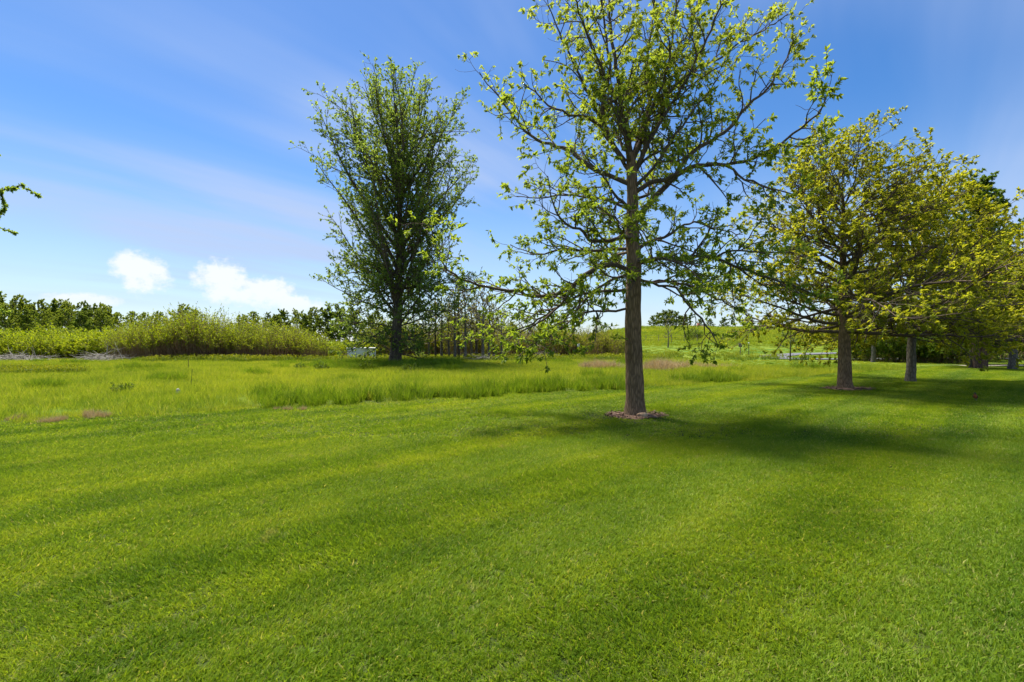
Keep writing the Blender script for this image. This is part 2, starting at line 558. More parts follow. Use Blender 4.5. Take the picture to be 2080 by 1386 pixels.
M['metal'] = plain_mat('dark_metal', (0.03, 0.03, 0.03), (0.07, 0.065, 0.06), 5.0, 0.6, 0.1)
M['wood'] = plain_mat('weathered_wood', (0.14, 0.11, 0.08), (0.30, 0.25, 0.20), 8.0, 0.85, 0.3)
M['white'] = plain_mat('white_paint', (0.68, 0.67, 0.64), (0.82, 0.81, 0.79), 2.0, 0.6, 0.1)
M['brickred'] = plain_mat('red_roofing', (0.20, 0.085, 0.06), (0.32, 0.15, 0.11), 2.0, 0.85, 0.2)
M['glass'] = plain_mat('dark_window', (0.03, 0.035, 0.045), (0.06, 0.07, 0.08), 2.0, 0.15, 0.0, spec=0.6)
M['feather_dark'] = plain_mat('dark_feathers', (0.035, 0.030, 0.027), (0.085, 0.072, 0.062), 60.0, 0.7, 0.3)
M['feather_red'] = plain_mat('rusty_breast_feathers', (0.27, 0.075, 0.022), (0.42, 0.14, 0.045), 60.0, 0.7, 0.3)
M['beak'] = plain_mat('yellow_beak', (0.45, 0.26, 0.03), (0.55, 0.34, 0.05), 40.0, 0.5, 0.1)
M['petal'] = plain_mat('white_petal', (0.72, 0.72, 0.68), (0.82, 0.82, 0.78), 20.0, 0.6, 0.0)


def ground_mat():
    m, nt, out = new_mat('soil_and_turf')
    geo = NN(nt, 'ShaderNodeNewGeometry')
    pos = geo.outputs['Position']
    at = NN(nt, 'ShaderNodeAttribute', attribute_name='meadow')
    n1 = NOISE(nt, pos, 0.16, 5.0, 0.6)
    n2 = NOISE(nt, pos, 6.0, 4.0, 0.65)
    n3 = NOISE(nt, VMUL(nt, pos, (0.05, 0.30, 0.3)), 1.0, 4.0, 0.6)
    lawn = MIXC(nt, MAPR(nt, n2, 0.35, 0.68), (0.034, 0.052, 0.010, 1), (0.078, 0.092, 0.020, 1))
    f = MATH(nt, 'ADD', MATH(nt, 'MULTIPLY', n1, 0.55), MATH(nt, 'MULTIPLY', n3, 0.45))
    mea = MIXC(nt, MAPR(nt, f, 0.36, 0.62), (0.055, 0.120, 0.010, 1), (0.150, 0.190, 0.015, 1))
    mea = MIXC(nt, MAPR(nt, n2, 0.5, 0.8, 0.0, 0.35), mea, (0.11, 0.12, 0.03, 1))
    b = NN(nt, 'ShaderNodeBsdfPrincipled')
    nt.links.new(MIXC(nt, at.outputs['Fac'], lawn, mea), b.inputs['Base Color'])
    b.inputs['Roughness'].default_value = 0.95
    b.inputs['Specular IOR Level'].default_value = 0.1
    bp = NN(nt, 'ShaderNodeBump')
    bp.inputs['Strength'].default_value = 0.7
    bp.inputs['Distance'].default_value = 0.08
    nt.links.new(n2, bp.inputs['Height'])
    nt.links.new(bp.outputs[0], b.inputs['Normal'])
    nt.links.new(b.outputs[0], out.inputs[0])
    return m


# ------------------------------------------------------------------ terrain
def build_ground():
    xs = np.concatenate([-np.geomspace(900, 62, 14), np.arange(-60, 60.1, 0.75), np.geomspace(62, 900, 14)])
    ys = np.concatenate([-np.geomspace(600, 12, 10), np.arange(-10, 45, 0.6), np.arange(45, 190, 2.5), np.geomspace(192, 1600, 14)])
    X, Y = np.meshgrid(xs, ys)
    Z = ground_z(X, Y)
    v = np.stack([X, Y, Z], -1).reshape(-1, 3)
    ny, nx = X.shape
    i = np.arange(ny * nx).reshape(ny, nx)
    q = np.stack([i[:-1, :-1], i[:-1, 1:], i[1:, 1:], i[1:, :-1]], -1).reshape(-1, 4)
    mead = ss(0.4, 1.8, (Y - edge_y(X))).ravel()
    link('ground', mesh_from('ground', v, q, attrs={'meadow': mead}, mats=[ground_mat()], smooth=True), kind='structure')


def ribbon(name, pts, w, mat, lift=0.03, n=60):
    pts = np.array(pts, float)
    t = np.linspace(0, 1, n)
    s = np.concatenate([[0], np.cumsum(np.linalg.norm(np.diff(pts, axis=0), axis=1))])
    s /= s[-1]
    # smooth by blending linear interpolation with neighbours
    P = np.stack([np.interp(t, s, pts[:, k]) for k in (0, 1)], -1)
    for _ in range(6):
        P[1:-1] = 0.25 * P[:-2] + 0.5 * P[1:-1] + 0.25 * P[2:]
    T = np.gradient(P, axis=0)
    T /= np.linalg.norm(T, axis=1, keepdims=True)
    Nn = np.stack([-T[:, 1], T[:, 0]], -1)
    rows = []
    for k in np.linspace(-0.5, 0.5, 5):
        q = P + Nn * w * k * (1 + 0.04 * np.sin(np.arange(n) * 0.9))[:, None]
        rows.append(np.stack([q[:, 0], q[:, 1], ground_z(q[:, 0], q[:, 1]) + lift + 0.02 * (1 - (2 * k) ** 2)], -1))
    v = np.stack(rows, 1).reshape(-1, 3)
    i = np.arange(n * 5).reshape(n, 5)
    f = np.stack([i[:-1, :-1], i[1:, :-1], i[1:, 1:], i[:-1, 1:]], -1).reshape(-1, 4)
    link(name, mesh_from(name, v, f, mats=[mat], smooth=True), kind='structure')


PATH = [(64, 43), (40, 39.6), (30, 38.4), (24.6, 39.2), (22.4, 41.6), (23.6, 45.0), (28, 48.5), (36, 51), (60, 55)]
build_ground()
ribbon('path', PATH, 2.3, M['asphalt'], 0.06)
ribbon('gravel_path', [(26.6, 29.0), (29.0, 29.3), (33, 29.6), (50, 31)], 0.9, M['gravel'], 0.03)

# ------------------------------------------------------------------ grass
def blade_patch(rng, n, size, h0, h1, w, lean, curl, clumps=0, tint=(0, 1)):
    if clumps:
        c = rng.uniform(-size / 2, size / 2, (clumps, 2))
        b = c[rng.integers(0, clumps, n)] + rng.normal(0, size / (clumps ** 0.5) * 0.28, (n, 2))
    else:
        b = rng.uniform(-size / 2, size / 2, (n, 2))
    h = rng.uniform(h0, h1, n) * rng.uniform(0.75, 1.1, n)
    a = rng.uniform(0, 2 * PI, n)
    side = np.stack([np.cos(a), np.sin(a), np.zeros(n)], -1)
    dirv = np.stack([rng.normal(lean, curl, n), rng.normal(0, curl, n), np.ones(n)], -1)
    dirv /= np.linalg.norm(dirv, axis=1, keepdims=True)
    d2 = dirv + np.stack([rng.normal(lean, curl * 1.3, n), rng.normal(0, curl * 1.3, n), np.full(n, -0.15)], -1)
    d2 /= np.linalg.norm(d2, axis=1, keepdims=True)
    base = np.stack([b[:, 0], b[:, 1], np.full(n, -0.01)], -1)
    W = (w * rng.uniform(0.6, 1.3, n))[:, None]
    m = base + dirv * h[:, None] * 0.55
    tip = m + d2 * h[:, None] * 0.5
    v = np.stack([base - side * W * .5, base + side * W * .5, m + side * W * .42, m - side * W * .42, tip], 1).reshape(-1, 3)
    i = np.arange(n)[:, None] * 5
    q = (i + np.array([[0, 1, 2, 3]])).reshape(-1, 4)
    t = (i + np.array([[3, 2, 4]])).reshape(-1, 3)
    return v, q, t, np.repeat(rng.uniform(tint[0], tint[1], n), 5)


def patch_object(name, v, q, t, tint, mat):
    return bpy.data.objects.new(name, mesh_from(name, v, q, t, {'tint': tint}, [mat]))   # a source for scattering only


def scatter(name, sources, P, rot, scale, idx, label, cat):
    """one stuff object: points carrying rot / scale / idx, patches set on them by geometry nodes"""
    me = mesh_from(name, P, attrs={'rz': rot, 'sc': scale})
    a = me.attributes.new('idx', 'INT', 'POINT')
    a.data.foreach_set('value', np.asarray(idx, np.int32))
    o = link(name, me, label=label, cat=cat, kind='stuff')
    ng = bpy.data.node_groups.new(name + '_scatter', 'GeometryNodeTree')
    ng.interface.new_socket('Geometry', in_out='INPUT', socket_type='NodeSocketGeometry')
    ng.interface.new_socket('Geometry', in_out='OUTPUT', socket_type='NodeSocketGeometry')
    gi, go = ng.nodes.new('NodeGroupInput'), ng.nodes.new('NodeGroupOutput')
    join = ng.nodes.new('GeometryNodeJoinGeometry')
    for s in reversed(sources):
        oi = ng.nodes.new('GeometryNodeObjectInfo')
        oi.inputs['Object'].default_value = s
        g2 = ng.nodes.new('GeometryNodeGeometryToInstance')
        ng.links.new(oi.outputs['Geometry'], g2.inputs[0])
        ng.links.new(g2.outputs[0], join.inputs[0])

    def named(n, t):
        k = ng.nodes.new('GeometryNodeInputNamedAttribute')
        k.data_type = t
        k.inputs['Name'].default_value = n
        return k.outputs['Attribute']
    iop = ng.nodes.new('GeometryNodeInstanceOnPoints')
    ng.links.new(gi.outputs[0], iop.inputs['Points'])
    ng.links.new(join.outputs[0], iop.inputs['Instance'])
    iop.inputs['Pick Instance'].default_value = True
    ng.links.new(named('idx', 'INT'), iop.inputs['Instance Index'])
    cr = ng.nodes.new('ShaderNodeCombineXYZ')
    ng.links.new(named('rz', 'FLOAT'), cr.inputs[2])
    ng.links.new(cr.outputs[0], iop.inputs['Rotation'])
    cs = ng.nodes.new('ShaderNodeCombineXYZ')
    sc = named('sc', 'FLOAT')
    for k in range(3):
        ng.links.new(sc, cs.inputs[k])
    ng.links.new(cs.outputs[0], iop.inputs['Scale'])
    ng.links.new(iop.outputs[0], go.inputs[0])
    md = o.modifiers.new('scatter', 'NODES')
    md.node_group = ng
    return o


def jitter_grid(rng, x0, x1, y0, y1, c, j=0.32):
    gx, gy = np.meshgrid(np.arange(x0, x1, c), np.arange(y0, y1, c))
    p = np.stack([gx, gy], -1).reshape(-1, 2)
    return p + rng.uniform(-j, j, p.shape) * c


TRUNKS = [(2.47, 9.7, 0.62), (10.5, 15.2, 0.7)]


def mow_heading(x, y, rng):
    u = -np.sin(STRIPE) * x + np.cos(STRIPE) * y + 0.25 * np.sin(0.35 * (np.cos(STRIPE) * x + np.sin(STRIPE) * y))
    k = np.floor(u / 1.05).astype(int)
    return STRIPE + np.where(k % 2 == 0, 0.0, PI) + rng.normal(0, 0.25, len(x))


def build_grass():
    rng = np.random.default_rng(11)
    src = []
    for k in range(5):
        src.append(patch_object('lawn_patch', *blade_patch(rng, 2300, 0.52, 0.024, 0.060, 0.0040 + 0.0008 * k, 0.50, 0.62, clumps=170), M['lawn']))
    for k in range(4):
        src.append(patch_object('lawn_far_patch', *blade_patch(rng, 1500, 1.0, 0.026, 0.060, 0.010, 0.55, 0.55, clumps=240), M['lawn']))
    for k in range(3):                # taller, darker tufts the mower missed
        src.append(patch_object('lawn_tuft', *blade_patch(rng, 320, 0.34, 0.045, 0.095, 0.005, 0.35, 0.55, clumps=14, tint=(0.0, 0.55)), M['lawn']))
    a = jitter_grid(rng, -11, 11, 0.9, 7.2, 0.25)
    a = a[(np.abs(a[:, 0]) < 1.15 * a[:, 1] + 1.6) & (a[:, 1] < edge_y(a[:, 0]) + 0.5)]
    b = jitter_grid(rng, -42, 46, 7.0, 36, 0.48)
    b = b[(np.abs(b[:, 0]) < 1.12 * b[:, 1] + 2.0) & (b[:, 1] < edge_y(b[:, 0]) + 0.5)]
    for (tx, ty, tr) in TRUNKS:
        b = b[np.hypot((b[:, 0] - tx) / 1.0, b[:, 1] - ty) > tr + 0.10]
    b = b[~((b[:, 1] > 28.5) & (b[:, 1] < 30.2) & (b[:, 0] > 26))]
    c = jitter_grid(rng, -16, 16, 1.0, 12.0, 0.30, 0.5)
    lush = np.sin(c[:, 0] * 2.1 + 1.9 * np.sin(c[:, 1] * 1.3)) + np.sin(c[:, 1] * 2.6 + 1.6 * np.sin(c[:, 0] * 1.1)) + rng.normal(0, 0.45, len(c))
    c = c[(lush > 1.15) & (np.abs(c[:, 0]) < 1.15 * c[:, 1] + 1.6) & (c[:, 1] < edge_y(c[:, 0])) & (np.hypot(c[:, 0] - 2.47, c[:, 1] - 9.7) > 0.9)]
    P = np.concatenate([a, b, c])
    z = ground_z(P[:, 0], P[:, 1])
    idx = np.concatenate([rng.integers(0, 5, len(a)), rng.integers(5, 9, len(b)), rng.integers(9, 12, len(c))])
    rot = mow_heading(P[:, 0], P[:, 1], rng)
    sc = rng.uniform(0.92, 1.2, len(P))
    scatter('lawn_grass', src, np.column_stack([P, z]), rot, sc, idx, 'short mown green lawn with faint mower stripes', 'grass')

    # tall meadow grass
    src = []
    for k in range(4):
        src.append(patch_object('meadow_patch', *blade_patch(rng, 520, 1.1, 0.15, 0.36, 0.008, 0.10, 0.32, clumps=60), M['meadow']))
    for k in range(2):
        src.append(patch_object('lush_patch', *blade_patch(rng, 420, 0.9, 0.30, 0.58, 0.014, 0.10, 0.26, clumps=12), M['lush']))
    for k in range(2):
        src.append(patch_object('meadow_far_patch', *blade_patch(rng, 420, 2.4, 0.25, 0.50, 0.030, 0.10, 0.25, clumps=30), M['meadow']))
    a = jitter_grid(rng, -50, 50, 3.0, 40, 0.62)
    a = a[(np.abs(a[:, 0]) < 1.12 * a[:, 1] + 2.5) & (a[:, 1] > edge_y(a[:, 0]) + 0.25)]
    b = jitter_grid(rng, -75, 75, 40, 66, 1.35)
    b = b[(np.abs(b[:, 0]) < 1.1 * b[:, 1])]
    h = jitter_grid(rng, 4, 100, 66, 114, 2.3, 0.5)
    b = np.concatenate([b, h[(h[:, 0] < 0.95 * h[:, 1])]])
    P = np.concatenate([a, b])
    keep = np.ones(len(P), bool)
    pp = np.array(PATH)
    s = np.linspace(0, 1, 120) * (len(pp) - 1)
    pd = np.stack([np.interp(s, np.arange(len(pp)), pp[:, k]) for k in (0, 1)], -1)
    dist = np.min(np.hypot(P[:, None, 0] - pd[None, :, 0], P[:, None, 1] - pd[None, :, 1]), axis=1)
    keep &= dist > 1.9
    keep &= ~((P[:, 0] > 22) & (P[:, 1] < 34) & (P[:, 1] < edge_y(P[:, 0]) + 1.5))
    P = P[keep]
    na = int(keep[:len(a)].sum())
    idx = np.concatenate([rng.integers(0, 4, na), rng.integers(6, 8, len(P) - na)])
    lushn = np.sin(P[:, 0] * 0.9 + 1.7 * np.sin(P[:, 1] * 0.37)) * np.sin(P[:, 1] * 0.8 + 1.3 * np.sin(P[:, 0] * 0.5))
    de = P[:, 1] - edge_y(P[:, 0])
    near_edge = (de < 1.6) & (P[:, 0] > -6) & (P[:, 0] < 9)
    lush = ((lushn > 0.93) | (near_edge & (lushn > -0.15))) & (np.arange(len(P)) < na)
    lush |= (np.hypot(P[:, 0] + 7.6, (P[:, 1] - 30) * 0.7) < 4.5) & (rng.uniform(0, 1, len(P)) < 0.7)
    idx[lush] = rng.integers(4, 6, lush.sum())
    sc = rng.uniform(0.65, 1.1, len(P)) * np.where(de < 1.0, 0.72, 1.0) * np.where(P[:, 0] < -6, 0.82, 1.0)
    sc = sc * (1 + 0.5 * (P[:, 1] > 66) * rng.uniform(0, 1, len(P)))
    sc = sc * (1 - 0.72 * ss(10, 16, P[:, 0]) * ss(24, 30, P[:, 1]) * (1 - ss(62, 70, P[:, 1])))
    z = ground_z(P[:, 0], P[:, 1])
    scatter('meadow_grass', src, np.column_stack([P, z]), rng.uniform(0, 2 * PI, len(P)), sc, idx, 'tall uncut yellow-green meadow grass beyond the mown lawn', 'grass')

    # dry straw-coloured tufts
    src = [patch_object('straw_patch', *blade_patch(rng, 260, 0.7, 0.22, 0.50, 0.010, 0.05, 0.40, clumps=6), M['straw']) for _ in range(3)]
    pts = []
    for (cx, cy, w, h, n, s) in ((1355, 752, 26, 3, 26, 1.35), (1215, 750, 26, 2, 16, 1.2), (1300, 750, 40, 2, 10, 1.0), (1420, 748, 50, 2, 7, 0.9),
                                 (118, 853, 20, 4, 4, 0.30), (192, 847, 13, 5, 4, 0.34), (30, 852, 22, 4, 3, 0.28), (580, 833, 30, 1, 3, 0.25)):
        for _ in range(n):
            x, y = cx + rng.normal(0, w * 0.6), cy + rng.normal(0, h * 0.6)
            p = px(x, y, CAM_H * FPX / (y - PH / 2))
            pts.append((p[0], p[1], s * rng.uniform(0.7, 1.3)))
    pts = np.array(pts)
    scatter('dry_grass', src, np.column_stack([pts[:, :2], ground_z(pts[:, 0], pts[:, 1])]), rng.uniform(0, 6.3, len(pts)), pts[:, 2],
            rng.integers(0, 3, len(pts)), 'pale straw-coloured dead grass tufts standing in the meadow', 'dry grass')

    # yellow-flowering weeds at the far side of the meadow
    src = []
    for k in range(3):
        n = 26
        base = rng.uniform(-0.5, 0.5, (n, 2))
        st, tw = [], []
        for bxy in base:
            c = grow(rng, (bxy[0], bxy[1], 0), (rng.normal(0, .15), rng.normal(0, .15), 1), rng.uniform(0.28, 0.5), 0.006, 0.003, 3, 0.08, 0)
            st.append(c)
        v, t, tn = twig_leaves(rng, st, 14, 0.075, 0.035, 1.0, -0.2, 0.8, 0.8, lambda p: np.clip(p[:, 2] * 1.5 - 0.15, 0, 1))
        src.append(patch_object('weed_patch', v, None, t, tn, M['weed']))
    pts = []
    for _ in range(300):
        x = rng.uniform(-26, 9)
        pts.append((x, rng.uniform(33.0, 38.0) + 0.02 * x, rng.uniform(0.7, 1.15)))
    for _ in range(120):
        x = rng.uniform(4, 24)
        pts.append((x, rng.uniform(36, 50), rng.uniform(0.7, 1.1)))
    for _ in range(70):
        p = px(rng.uniform(0, 170), 0, 1)
        d = rng.uniform(21.5, 25)
        pts.append((p[0] * d, d, rng.uniform(0.55, 0.85)))
    pts = np.array(pts)
    scatter('yellow_weeds', src, np.column_stack([pts[:, :2], ground_z(pts[:, 0], pts[:, 1])]), rng.uniform(0, 6.3, len(pts)), pts[:, 2],
            rng.integers(0, 3, len(pts)), 'yellow-green flowering weeds along the far side of the meadow', 'weeds')


build_grass()

# ------------------------------------------------------------------ trees
SIDES = lambda r: 14 if r > 0.12 else 8 if r > 0.04 else 6 if r > 0.018 else 4 if r > 0.008 else 3


def flare(pts, rad, amount=0.35, fall=0.22):
    z = pts[:, 2] - pts[0, 2]
    return rad * (1 + amount * np.exp(-z / fall))


def resample(pts, rad, step):
    seg = np.linalg.norm(np.diff(pts, axis=0), axis=1)
    s = np.concatenate([[0], np.cumsum(seg)])
    n = max(3, int(round(s[-1] / step)) + 1)
    t = np.linspace(0, s[-1], n)
    # Catmull-like smoothing through dense linear samples
    P = np.stack([np.interp(t, s, pts[:, k]) for k in range(3)], -1)
    Q = P.copy()
    Q[1:-1] = 0.25 * P[:-2] + 0.5 * P[1:-1] + 0.25 * P[2:]
    return Q, np.interp(t, s, rad)


def assemble(name, label, trunk, limbs, twigs_v, leaf_vt, bark, twig_bark, leafm, cat='tree', group=None, limb_name='limb'):
    """limbs: list of lists of (pts, rad), first entry the limb itself"""
    base = trunk[0][0].copy()
    root = link(name, None, label=label, cat=cat, group=group, loc=base)
    root.empty_display_size = 0.3

    def put(nm, v, q, t, mats, **kw):
        return link(nm, mesh_from(nm, v - base, q, t, mats=mats, **kw), parent=root)
    v, q = tubes([trunk], SIDES)
    put('trunk', v, q, None, [bark], smooth=True)
    for lb in limbs:
        v, q = tubes(lb, SIDES)
        put(limb_name, v, q, None, [twig_bark], smooth=True)
    if leaf_vt is not None:
        v, t, tn = leaf_vt
        put('crown', v, None, t, [leafm], attrs={'tint': tn})
    return root


def main_oak():
    rng = np.random.default_rng(5)
    D = 9.7
    gz = float(ground_z(2.47, D))

    def pl(lst, d0=0.0, d1=0.0):
        n = len(lst)
        return np.array([px(x, y, D + d0 + (d1 - d0) * (i / (n - 1)) ** 1.2) for i, (x, y) in enumerate(lst)])
    tp = pl([(1290, 848), (1290, 800), (1288, 740), (1286, 680), (1286, 610), (1288, 541), (1284, 476), (1285, 411), (1283, 346), (1281, 312)])
    tr = np.array([0.188, 0.180, 0.170, 0.162, 0.154, 0.145, 0.130, 0.110, 0.100, 0.090])
    tp[0, 2] = gz - 0.05
    tp, tr = resample(tp, tr, 0.12)
    tr = flare(tp, tr, 0.34, 0.17) * (1 + 0.03 * np.sin(np.arange(len(tp)) * 1.3))
    trunk = (tp, tr)
    # (pixels, depth at tip, base radius)
    spec = [
        ([(1281, 318), (1268, 245), (1262, 205), (1250, 120), (1240, 50), (1235, -40), (1230, -110)], 0.5, 0.075),
        ([(1270, 330), (1240, 290), (1228, 250), (1220, 215), (1235, 170), (1238, 130), (1228, 60), (1222, -10), (1212, -80)], -0.9, 0.062),
        ([(1285, 325), (1310, 265), (1320, 215), (1315, 150), (1320, 80), (1330, 0), (1335, -90)], 1.1, 0.065),
        ([(1290, 345), (1310, 310), (1312, 260), (1320, 225), (1345, 180), (1365, 90), (1374, 0), (1380, -60)], -0.5, 0.055),
        ([(1292, 450), (1327, 402), (1365, 368), (1387, 329), (1405, 307), (1443, 290), (1491, 251), (1517, 216), (1556, 186), (1586, 147), (1600, 112), (1625, 70)], 0.6, 0.070),
        ([(1290, 390), (1330, 368), (1365, 364), (1387, 342), (1439, 333), (1487, 335), (1526, 320), (1578, 299), (1625, 260), (1664, 234), (1686, 186)], -2.3, 0.058),
        ([(1435, 333), (1487, 337), (1508, 368), (1556, 377), (1590, 394), (1617, 398)], -2.0, 0.030),
        ([(1280, 375), (1192, 338), (1166, 312), (1140, 299), (1114, 294), (1088, 283), (1054, 251), (1032, 225), (1015, 199), (1000, 180), (972, 150)], 0.7, 0.055),
        ([(1236, 285), (1210, 242), (1158, 234), (1114, 216), (1093, 190), (1058, 169)], -0.8, 0.034),
        ([(1318, 280), (1331, 260), (1357, 190), (1387, 160), (1426, 134), (1469, 117), (1513, 78), (1565, 56), (1600, 30)], 1.2, 0.045),
        ([(1283, 478), (1227, 493), (1184, 489), (1192, 467), (1162, 463), (1136, 446), (1123, 416), (1114, 360)], -1.0, 0.048),
        ([(1283, 505), (1205, 511), (1145, 506), (1093, 520), (1037, 498)], 1.3, 0.042),
        ([(1285, 552), (1240, 536), (1219, 542), (1197, 550), (1172, 569), (1155, 586), (1131, 597), (1081, 605), (1054, 591), (1013, 588), (988, 584), (966, 576), (933, 569), (909, 550), (898, 539), (881, 490), (870, 448)], -0.9, 0.060),
        ([(1282, 625), (1232, 636), (1220, 628), (1201, 631), (1181, 639), (1160, 653), (1139, 665), (1108, 692), (1079, 703), (1053, 721)], -1.4, 0.032),
        ([(1172, 569), (1139, 618), (1119, 639), (1088, 657), (1057, 678), (1026, 692)], -1.1, 0.030),
        ([(1282, 590), (1230, 590), (1170, 600), (1110, 640), (1060, 668), (1000, 685), (955, 695)], 0.9, 0.040),
        ([(1290, 533), (1315, 533), (1342, 522), (1370, 525), (1392, 528), (1424, 519), (1452, 525), (1479, 538), (1512, 547), (1551, 563), (1589, 571), (1616, 582), (1657, 601)], -1.5, 0.062),
        ([(1452, 525), (1487, 503), (1520, 514), (1561, 511), (1611, 516)], -1.4, 0.026),
        ([(1290, 512), (1320, 486), (1342, 489), (1370, 470), (1392, 453), (1424, 453), (1465, 470), (1510, 475)], 0.9, 0.045),
        ([(1292, 566), (1342, 582), (1375, 585), (1400, 626), (1424, 645), (1438, 662), (1444, 680), (1458, 697)], -0.9, 0.034),
        ([(1290, 570), (1383, 574), (1424, 590), (1457, 610), (1480, 620), (1523, 629)], 1.2, 0.034),
        ([(1283, 430), (1240, 405), (1190, 400), (1140, 395), (1090, 405), (1050, 400)], 1.0, 0.036),
        ([(1285, 360), (1250, 300), (1200, 200), (1160, 120), (1130, 50), (1110, 0)], 0.9, 0.045),
        ([(1288, 350), (1340, 250), (1400, 150), (1440, 70), (1470, 0), (1485, -40)], -0.9, 0.045),
        ([(1281, 320), (1250, 200), (1200, 90), (1170, 10), (1155, -50)], -1.6, 0.042),
        ([(1284, 320), (1330, 180), (1400, 60), (1430, -30)], 1.8, 0.042),
    ]
    starts = {6: (-1.0, -2.0), 8: (-0.2, -0.8), 9: (0.15, 1.2), 14: (-0.35, -1.1), 17: (-0.75, -1.4)}
    P = dict(dens=(5.4, 6.5), len=(0.95, 0.42), ang=(48, 48), wig=(0.20, 0.22), grav=(0.03, 0.0), t0=(0.14, 0.15), flat=0.75, upb=0.1,
             thick=0.020, rmin=0.0042, seg=(6, 4), min=2)
    limbs, twigs = [], []
    for k, (lst, tip, r0) in enumerate(spec):
        d0, d1 = starts.get(k, (0.0, tip))
        pts = pl(lst, d0, d1)
        pts, rad = resample(pts, np.linspace(r0 * 0.88, 0.009, len(pts)), 0.16)
        pts[2:] += rng.normal(0, 0.014, pts[2:].shape)
        fam = [(pts, rad)]
        ramify(rng, pts, rad, 0, P, fam, twigs)
        limbs.append(fam)
    # limbs reaching towards and away from the path, filling the crown's depth
    for k in range(13):
        h = 2.75 + (k / 12) ** 1.2 * 2.9
        i = int(np.argmin(np.abs(tp[:, 2] - h)))
        az = (k * 2.399963) % (2 * PI)
        az = PI / 2 * (1 if k % 2 else -1) + rng.uniform(-0.8, 0.8)
        el = math.radians(-10 + 62 * (h - 2.75) / 2.9 + rng.uniform(-6, 6))
        d = (math.cos(az) * math.cos(el), math.sin(az) * math.cos(el), math.sin(el))
        L = (2.7 - 0.35 * abs(h - 3.7)) * rng.uniform(0.75, 1.1)
        pts, rad = grow(rng, tp[i], d, L, 0.036, 0.008, 14, 0.14, 0.015 if h > 3.5 else -0.012)
        fam = [(pts, rad)]
        ramify(rng, pts, rad, 0, P, fam, twigs)
        limbs.append(fam)
    # the low sprig growing straight out of the trunk
    pts, rad = grow(rng, tp[int(np.argmin(np.abs(tp[:, 2] - 1.45)))], (-0.5, -1, 0.15), 0.55, 0.008, 0.004, 5, 0.2, 0.05)
    fam = [(pts, rad)]
    ramify(rng, pts, rad, 1, P, fam, twigs)
    limbs.append(fam)
    lv = twig_leaves(rng, twigs, 14.5, 0.092, 0.042, 0.86, 0.35, 0.85, 0.6, lambda p: 0.5 + 0.07 * (p[:, 2] - 4.0))
    assemble('oak_tree', 'tall young oak with sparse yellow-green spring leaves and a stone at its foot', trunk, limbs, None, lv,
             M['bark'], M['bark_twig'], M['oak_leaf'])


def pin_oak(name, label, x, y, H, Rr, seed, trunk_r, leafm, clear=1.55, nl=34, lean=0.0, leaf=(0.085, 0.040), per=6.0, bark='bark', group=None, keep=0.85, P_over=None, droop0=-14, crown_pow=0.8):
    rng = np.random.default_rng(seed)
    z0 = float(ground_z(x, y))
    n = 26
    t = np.linspace(0, 1, n)
    wob = np.cumsum(rng.normal(0, 0.012, (n, 2)), axis=0)
    tp = np.column_stack([x + lean * t * H + wob[:, 0], y + wob[:, 1], z0 - 0.05 + t * H * 0.93])
    tr = np.maximum(trunk_r * (1 - t) ** 0.8, 0.012)
    k = max(2, int(n * 0.5))
    trunk = (tp, flare(tp, tr, 0.18, 0.16))
    P = dict(dens=(4.2, 5.5), len=(0.30 * Rr, 0.115 * Rr), ang=(42, 46), wig=(0.15, 0.2), grav=(0.03, 0.0), t0=(0.18, 0.15), flat=0.6, upb=0.12,
             thick=0.020, rmin=0.005, seg=(5, 3), min=2)
    P.update(P_over or {})
    limbs, twigs = [], []
    for j in range(nl):
        f = (j + rng.uniform(0, 0.9)) / nl
        h = clear + (H * 0.90 - clear) * f ** 1.15
        i = min(n - 2, int(np.searchsorted(tp[:, 2] - z0, h)))
        az = j * 2.399963 + rng.uniform(-0.4, 0.4)
        el = math.radians(droop0 + 78 * f ** 0.85 + rng.uniform(-7, 7))
        L = Rr * (1.05 - 0.55 * f ** 1.3) * rng.uniform(0.78, 1.12) * (0.75 + 0.25 * math.cos(el))
        d = (math.cos(az) * math.cos(el), math.sin(az) * math.cos(el), math.sin(el))
        r0 = max(0.016, min(tr[i] * 0.55, 0.011 * L + 0.012))
        pts, rad = grow(rng, tp[i], d, L, r0, 0.008, 13, 0.10, 0.02 if f > 0.3 else 0.004)
        if pts[-1, 2] < z0 + 1.25:
            pts, rad = grow(rng, tp[i], (math.cos(az), math.sin(az), 0.02), L, r0, 0.008, 13, 0.08, -0.006)
        fam = [(pts, rad)]
        ramify(rng, pts, rad, 0, P, fam, twigs)
        limbs.append(fam)
    lv = twig_leaves(rng, twigs, per, leaf[0], leaf[1], keep, 0.2, 0.8, 0.5)
    return assemble(name, label, trunk, limbs, None, lv, M[bark], M['bark_twig'], M[leafm], group=group)


